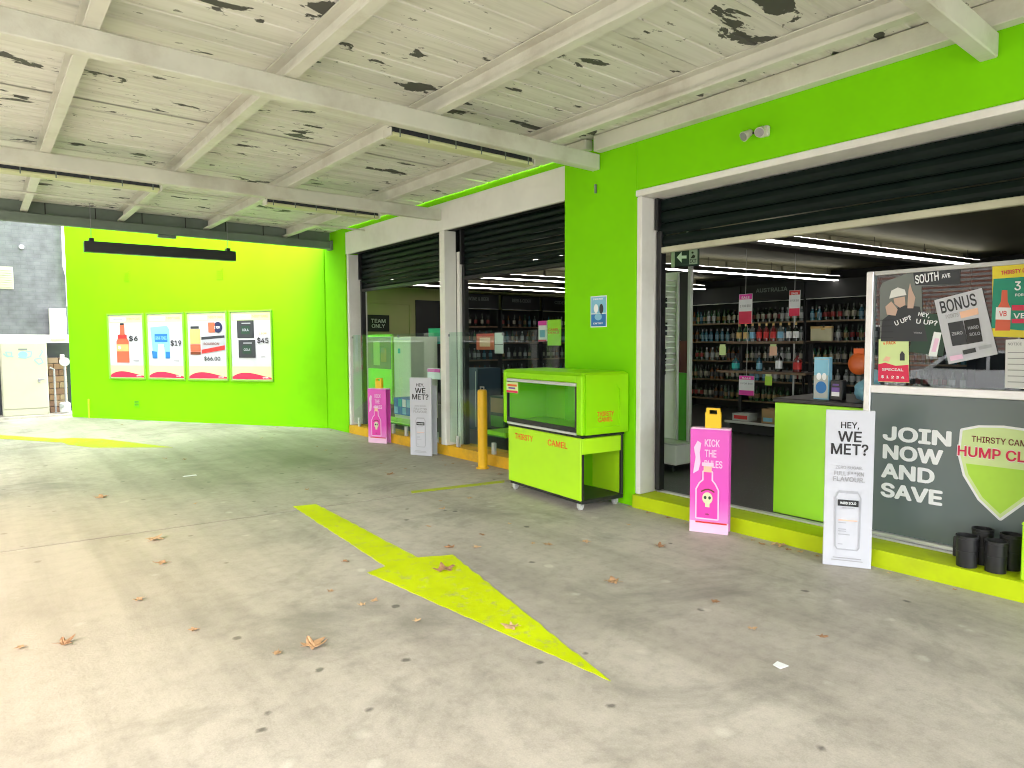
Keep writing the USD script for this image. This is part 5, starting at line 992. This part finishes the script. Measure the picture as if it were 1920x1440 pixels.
# things behind the glass panels
ts = thing('door_sign', 'black TEAM ONLY sign on the olive end wall', 'sign', (7.0, 13.57, 1.9)); a, b = on_y(688, 590, 13.56), on_y(730, 622, 13.56)
part(ts, 'plate', box(a[0], b[0], 13.555, 13.572, b[2], a[2], .002), M_blackmat, world=True); q = Print(ts, (a[0], 13.555, b[2]), (1, 0, 0), UPZ); w, h = b[0] - a[0], a[2] - b[2]; q.text('TEAM', w / 2, h * .64, w * .66, h * .24, M_palephoto); q.text('ONLY', w / 2, h * .34, w * .6, h * .24, M_palephoto)
def item(name, label, cat, X, x0, x1, yt, yb, m, depth=.3, extra=None):
    a, b = on_x(x0, yt, X), on_x(x1, yb, X); z0 = max(b[2], .133)
    t = thing(name, label, cat, (X, (a[1] + b[1]) / 2, z0)); part(t, 'body', box(X, X + depth, b[1], a[1], z0, a[2], .006), m, world=True)
    q = Print(t, (X, a[1], z0), FR, UPZ)
    if extra: extra(q, a[1] - b[1], a[2] - z0)
    return t
M_fridge = flat('pale_fridge', (0.66, 0.66, 0.52))
def fr(q, w, h): q.rect('door_panel', .05, .08, w - .05, h - .1, flat('fridge_door', (0.72, 0.72, 0.58))); q.rect('emblem', w * .25, h * .8, w * .4, h * .86, M_tealb); q.rect('frame_line', .03, h - .06, w - .03, h - .03, M_greymet)
item('pale_fridge', 'pale cream fridge behind the glass panels', 'fridge', 6.5, 738, 772, 632, 788, M_fridge, .6, fr)
def lm_(q, w, h): q.rect('picture', .03, h * .5, w - .03, h - .05, M_greyphoto); q.rect('picture_detail', w * .3, h * .55, w * .55, h * .9, M_palephoto); q.rect('picture_detail', w * .6, h * .6, w * .8, h * .8, M_tan)
item('promo_board', 'lime green board with dark picture behind the glass at the left', 'board', 6.6, 686, 736, 628, 758, M_limecounter, .05, lm_)
item('teal_display', 'turquoise cardboard display behind the white post', 'display', 7.2, 803, 826, 616, 645, M_tealb, .1, lambda q, w, h: q.rect('print', .03, .05, w - .03, h * .5, M_sky))
item('price_board', 'pink and white price board behind the far white sign', 'board', 6.4, 801, 826, 690, 712, M_paper, .02, lambda q, w, h: q.rect('header', .01, h * .65, w - .01, h - .01, M_pinkdeep))
item('low_stand', 'low lime green stand behind the glass beside the far pink sign', 'stand', 5.75, 690, 768, 782, 800, M_limecounter, .4, lambda q, w, h: q.rect('edge', .02, .0, w - .02, .02, M_midgreen))
def packs(q, w, h):
    for i in range(4): q.rect('pack_face', w * (.04 + i * .24), .02, w * (.24 + i * .24), h * .46, (M_sky, M_blue)[i % 2]); q.rect('pack_face', w * (.04 + i * .24), h * .5, w * (.24 + i * .24), h * .95, (M_blue, M_tealb, M_wprint, M_sky)[i])
item('water_packs', 'stack of blue bottled water packs on the lime stand behind the glass', 'drink packs', 5.8, 738, 771, 745, 781, M_blue, .35, packs)
item('low_stand', 'low lime green stand behind the glass beside the cart', 'stand', 5.75, 911, 948, 806, 822, M_limecounter, .4, lambda q, w, h: q.rect('edge', .02, .0, w - .02, .02, M_midgreen))
def leg(x, y): 
    pass
item('drink_stack', 'tall stack of dark green cartons behind the glass beside the bollard', 'cartons', 6.2, 918, 946, 742, 806, M_darkgreen, .35, lambda q, w, h: (q.rect('print', .03, h * .5, w - .03, h * .95, M_tan), q.rect('print', .03, .03, w - .03, h * .4, M_midgreen)))
item('blue_fridge', 'dark blue drinks fridge behind the glass near the white post', 'fridge', 6.6, 876, 896, 690, 830, flat('dark_blue_fridge', (0.015, 0.04, 0.07)), .5, lambda q, w, h: q.rect('door_edge', w * .8, .05, w * .86, h - .05, M_greymet))
item('dark_fridge', 'tall black display fridge beside the white post', 'fridge', 7.0, 850, 875, 690, 835, M_black, .5, lambda q, w, h: q.rect('door_edge', w * .05, .05, w * .1, h - .05, M_greymet))
item('red_poster', 'red offer board above the cartons in the shop', 'poster', 7.4, 893, 926, 626, 656, M_tomato, .02, lambda q, w, h: (q.rect('price_print', w * .2, h * .2, w * .8, h * .75, M_peach), q.rect('top_band', .01, h * .85, w - .01, h - .01, M_red)))
item('white_notice', 'pair of white notices right of the red board in the shop', 'notice', 7.4, 927, 943, 624, 663, M_paper, .02, lambda q, w, h: q.rect('gap', .0, h * .42, w, h * .45, M_ink))
item('price_board', 'pink, white and blue price card hanging near the green pillar', 'board', 6.3, 1009, 1025, 602, 640, M_paper, .02, lambda q, w, h: (q.rect('header', .0, h * .78, w, h, M_pinkdeep), q.rect('print', w * .2, h * .2, w * .8, h * .55, M_sky), q.rect('footer', 0, 0, w, h * .08, M_crimson)))
item('lime_poster', 'lime green poster with orange lettering near the green pillar', 'poster', 6.25, 1026, 1051, 600, 648, M_limecounter, .02, lambda q, w, h: (q.text('CAMEL', w / 2, h * .62, w * .8, h * .1, M_orange), q.text('DEALS', w / 2, h * .5, w * .8, h * .08, M_orange)))
for (px, yy) in ((1010, 5.9),): pass
t = thing('white_pole', 'thin white pole behind the glass right of the white post', 'pole', (6.9, 10.3, .132)); a = on_x(863, 560, 7.3)
part(t, 'shaft', cyl((7.3, a[1], .134), (7.3, a[1], 2.5), .022, 10), M_greymet, world=True); part(t, 'foot', rev([(0, 0), (.14, 0), (.14, .015), (0, .02)], 20).apply_translation([7.3, a[1], .1335]), M_greymet, world=True)

# ------------------------------------------------------------------ across the street (seen only in reflections), and an added sky blocker
def gable(name, label, x0, x1, y0, y1, h, m):
    t = thing(name, label, 'building', ((x0 + x1) / 2, (y0 + y1) / 2, -0.05)); part(t, 'wall', box(x0, x1, y0, y1, -.05, h, .02), m, world=True)
    part(t, 'roof', box(x0 - .2, x1 + .2, y0 - .2, y1 + .2, h + .001, h + .25, .03), M_steelgrey, world=True)
    for k in range(int((y1 - y0) / 3)):
        yy = y0 + 1.0 + k * 3
        w_ = part(t, 'window', box(x1 + .001, x1 + .05, yy, yy + 1.4, .9, 2.3, .01), M_white, world=True); part(w_, 'pane', box(x1 + .051, x1 + .056, yy + .08, yy + 1.32, .98, 2.22, 0), M_carglass, world=True)
gable('brick_house', 'red brick building across the street', -26, -19, 5, 17, 6.5, M_redbrick)
gable('white_house', 'white rendered building across the street', -26, -19.2, 18, 34, 7.0, M_white)
gable('grey_house', 'grey painted building across the street', -26, -19.1, -22, 4, 7.0, M_greybrick)
sh2 = thing('sky_blocker', 'added unseen white block on posts keeping sky light off the green wall', 'building', (-4, 15, -.05))  # added out of view to cut the sky light on green wall and yard
part(sh2, 'blocker_mass', box(-9, -.35, 12.05, 18.4, 3.9, 13.0, .02), M_white, world=True); part(sh2, 'end_wall', box(-9, -8.7, 12.05, 18.4, -.05, 3.898, .02), M_white, world=True)
for x_, y_ in ((-.7, 12.3), (-5, 12.3), (-5, 18.1), (-.7, 18.1)): part(sh2, 'post', box(x_ - .12, x_ + .12, y_ - .12, y_ + .12, -.05, 3.898, .01), M_white, world=True)
def tree(loc, h, label, seed):
    rr = np.random.RandomState(seed); t = thing('street_tree', label, 'tree', loc)
    tr_ = [cyl((0, 0, 0), (.1, .05, h * .45), .17, 10, .11)] + [cyl((.1, .05, h * .42), (.1 + math.cos(a) * h * .2, .05 + math.sin(a) * h * .2, h * (.62 + .1 * (k % 2))), .09, 8, .03) for k, a in enumerate(np.linspace(0, 5.5, 6))]
    part(t, 'trunk', tr_, M_bark)
    n = 2600; d = rr.normal(size=(n, 3)); d /= np.linalg.norm(d, axis=1)[:, None]; c = d * (rr.rand(n, 1) ** .45) * [h * .3, h * .3, h * .27]; c *= (.65 + .6 * meshkit.noise(d * 2.2 + seed))[:, None]; c[:, 2] += h * .7
    a = rr.normal(size=(n, 3)); a /= np.linalg.norm(a, axis=1)[:, None]; b = np.cross(a, rr.normal(size=(n, 3))); b /= np.linalg.norm(b, axis=1)[:, None]; sz = rr.uniform(.08, .18, (n, 1)); a, b = a * sz, b * sz
    v = np.stack([c - a - b, c + a - b, c + a + b, c - a + b], 1).reshape(-1, 3); q = np.arange(n)[:, None] * 4
    part(t, 'crown', trimesh.Trimesh(v, np.vstack([np.hstack([q, q + 1, q + 2]), np.hstack([q, q + 2, q + 3])]), process=False), M_crown)
tree((-14, 27, -.05), 7, 'leafy street tree far along the street, beyond the white house side', 1); tree((-12.5, 18, -.05), 5.5, 'leafy street tree nearer the forecourt', 2); tree((-15, 40, -.05), 8, 'tall leafy tree at the far end of the street', 3)
cr = thing('parked_car', 'white car parked across the forecourt by the street', 'car', (-9.9, 5.8, -.045), 90)
prof = Polygon([(-2.1, .28), (2.1, .28), (2.15, .55), (2.05, .78), (1.15, .92), (.55, 1.38), (-1.1, 1.42), (-1.95, .95), (-2.12, .8)])
for wx in (-1.3, 1.3): prof = prof.difference(Point(wx, .3).buffer(.36))
def carx(poly, y0, y1):
    m = trimesh.creation.extrude_polygon(poly, y1 - y0, engine='earcut'); m.apply_transform(np.array([[1, 0, 0, 0], [0, 0, 1, y0], [0, 1, 0, 0], [0, 0, 0, 1.0]])); m.fix_normals(); return m
part(cr, 'body', carx(prof, -.85, .85), M_carwhite)
for sgn in (-1, 1):
    part(cr, 'side_window', carx(Polygon([(.95, .94), (.5, 1.32), (-.25, 1.34), (-.25, .93)]), min(sgn * .851, sgn * .858), max(sgn * .851, sgn * .858)), M_carglass); part(cr, 'side_window', carx(Polygon([(-.33, 1.34), (-1.05, 1.36), (-1.6, .98), (-.33, .93)]), min(sgn * .851, sgn * .858), max(sgn * .851, sgn * .858)), M_carglass)
    for wx in (-1.3, 1.3):
        wh = part(cr, 'wheel', cyl((wx, sgn * .66, .31), (wx, sgn * .84, .31), .31, 24), M_tyre); part(wh, 'rim', cyl((wx, sgn * .841, .31), (wx, sgn * .85, .31), .2, 20), M_alu)
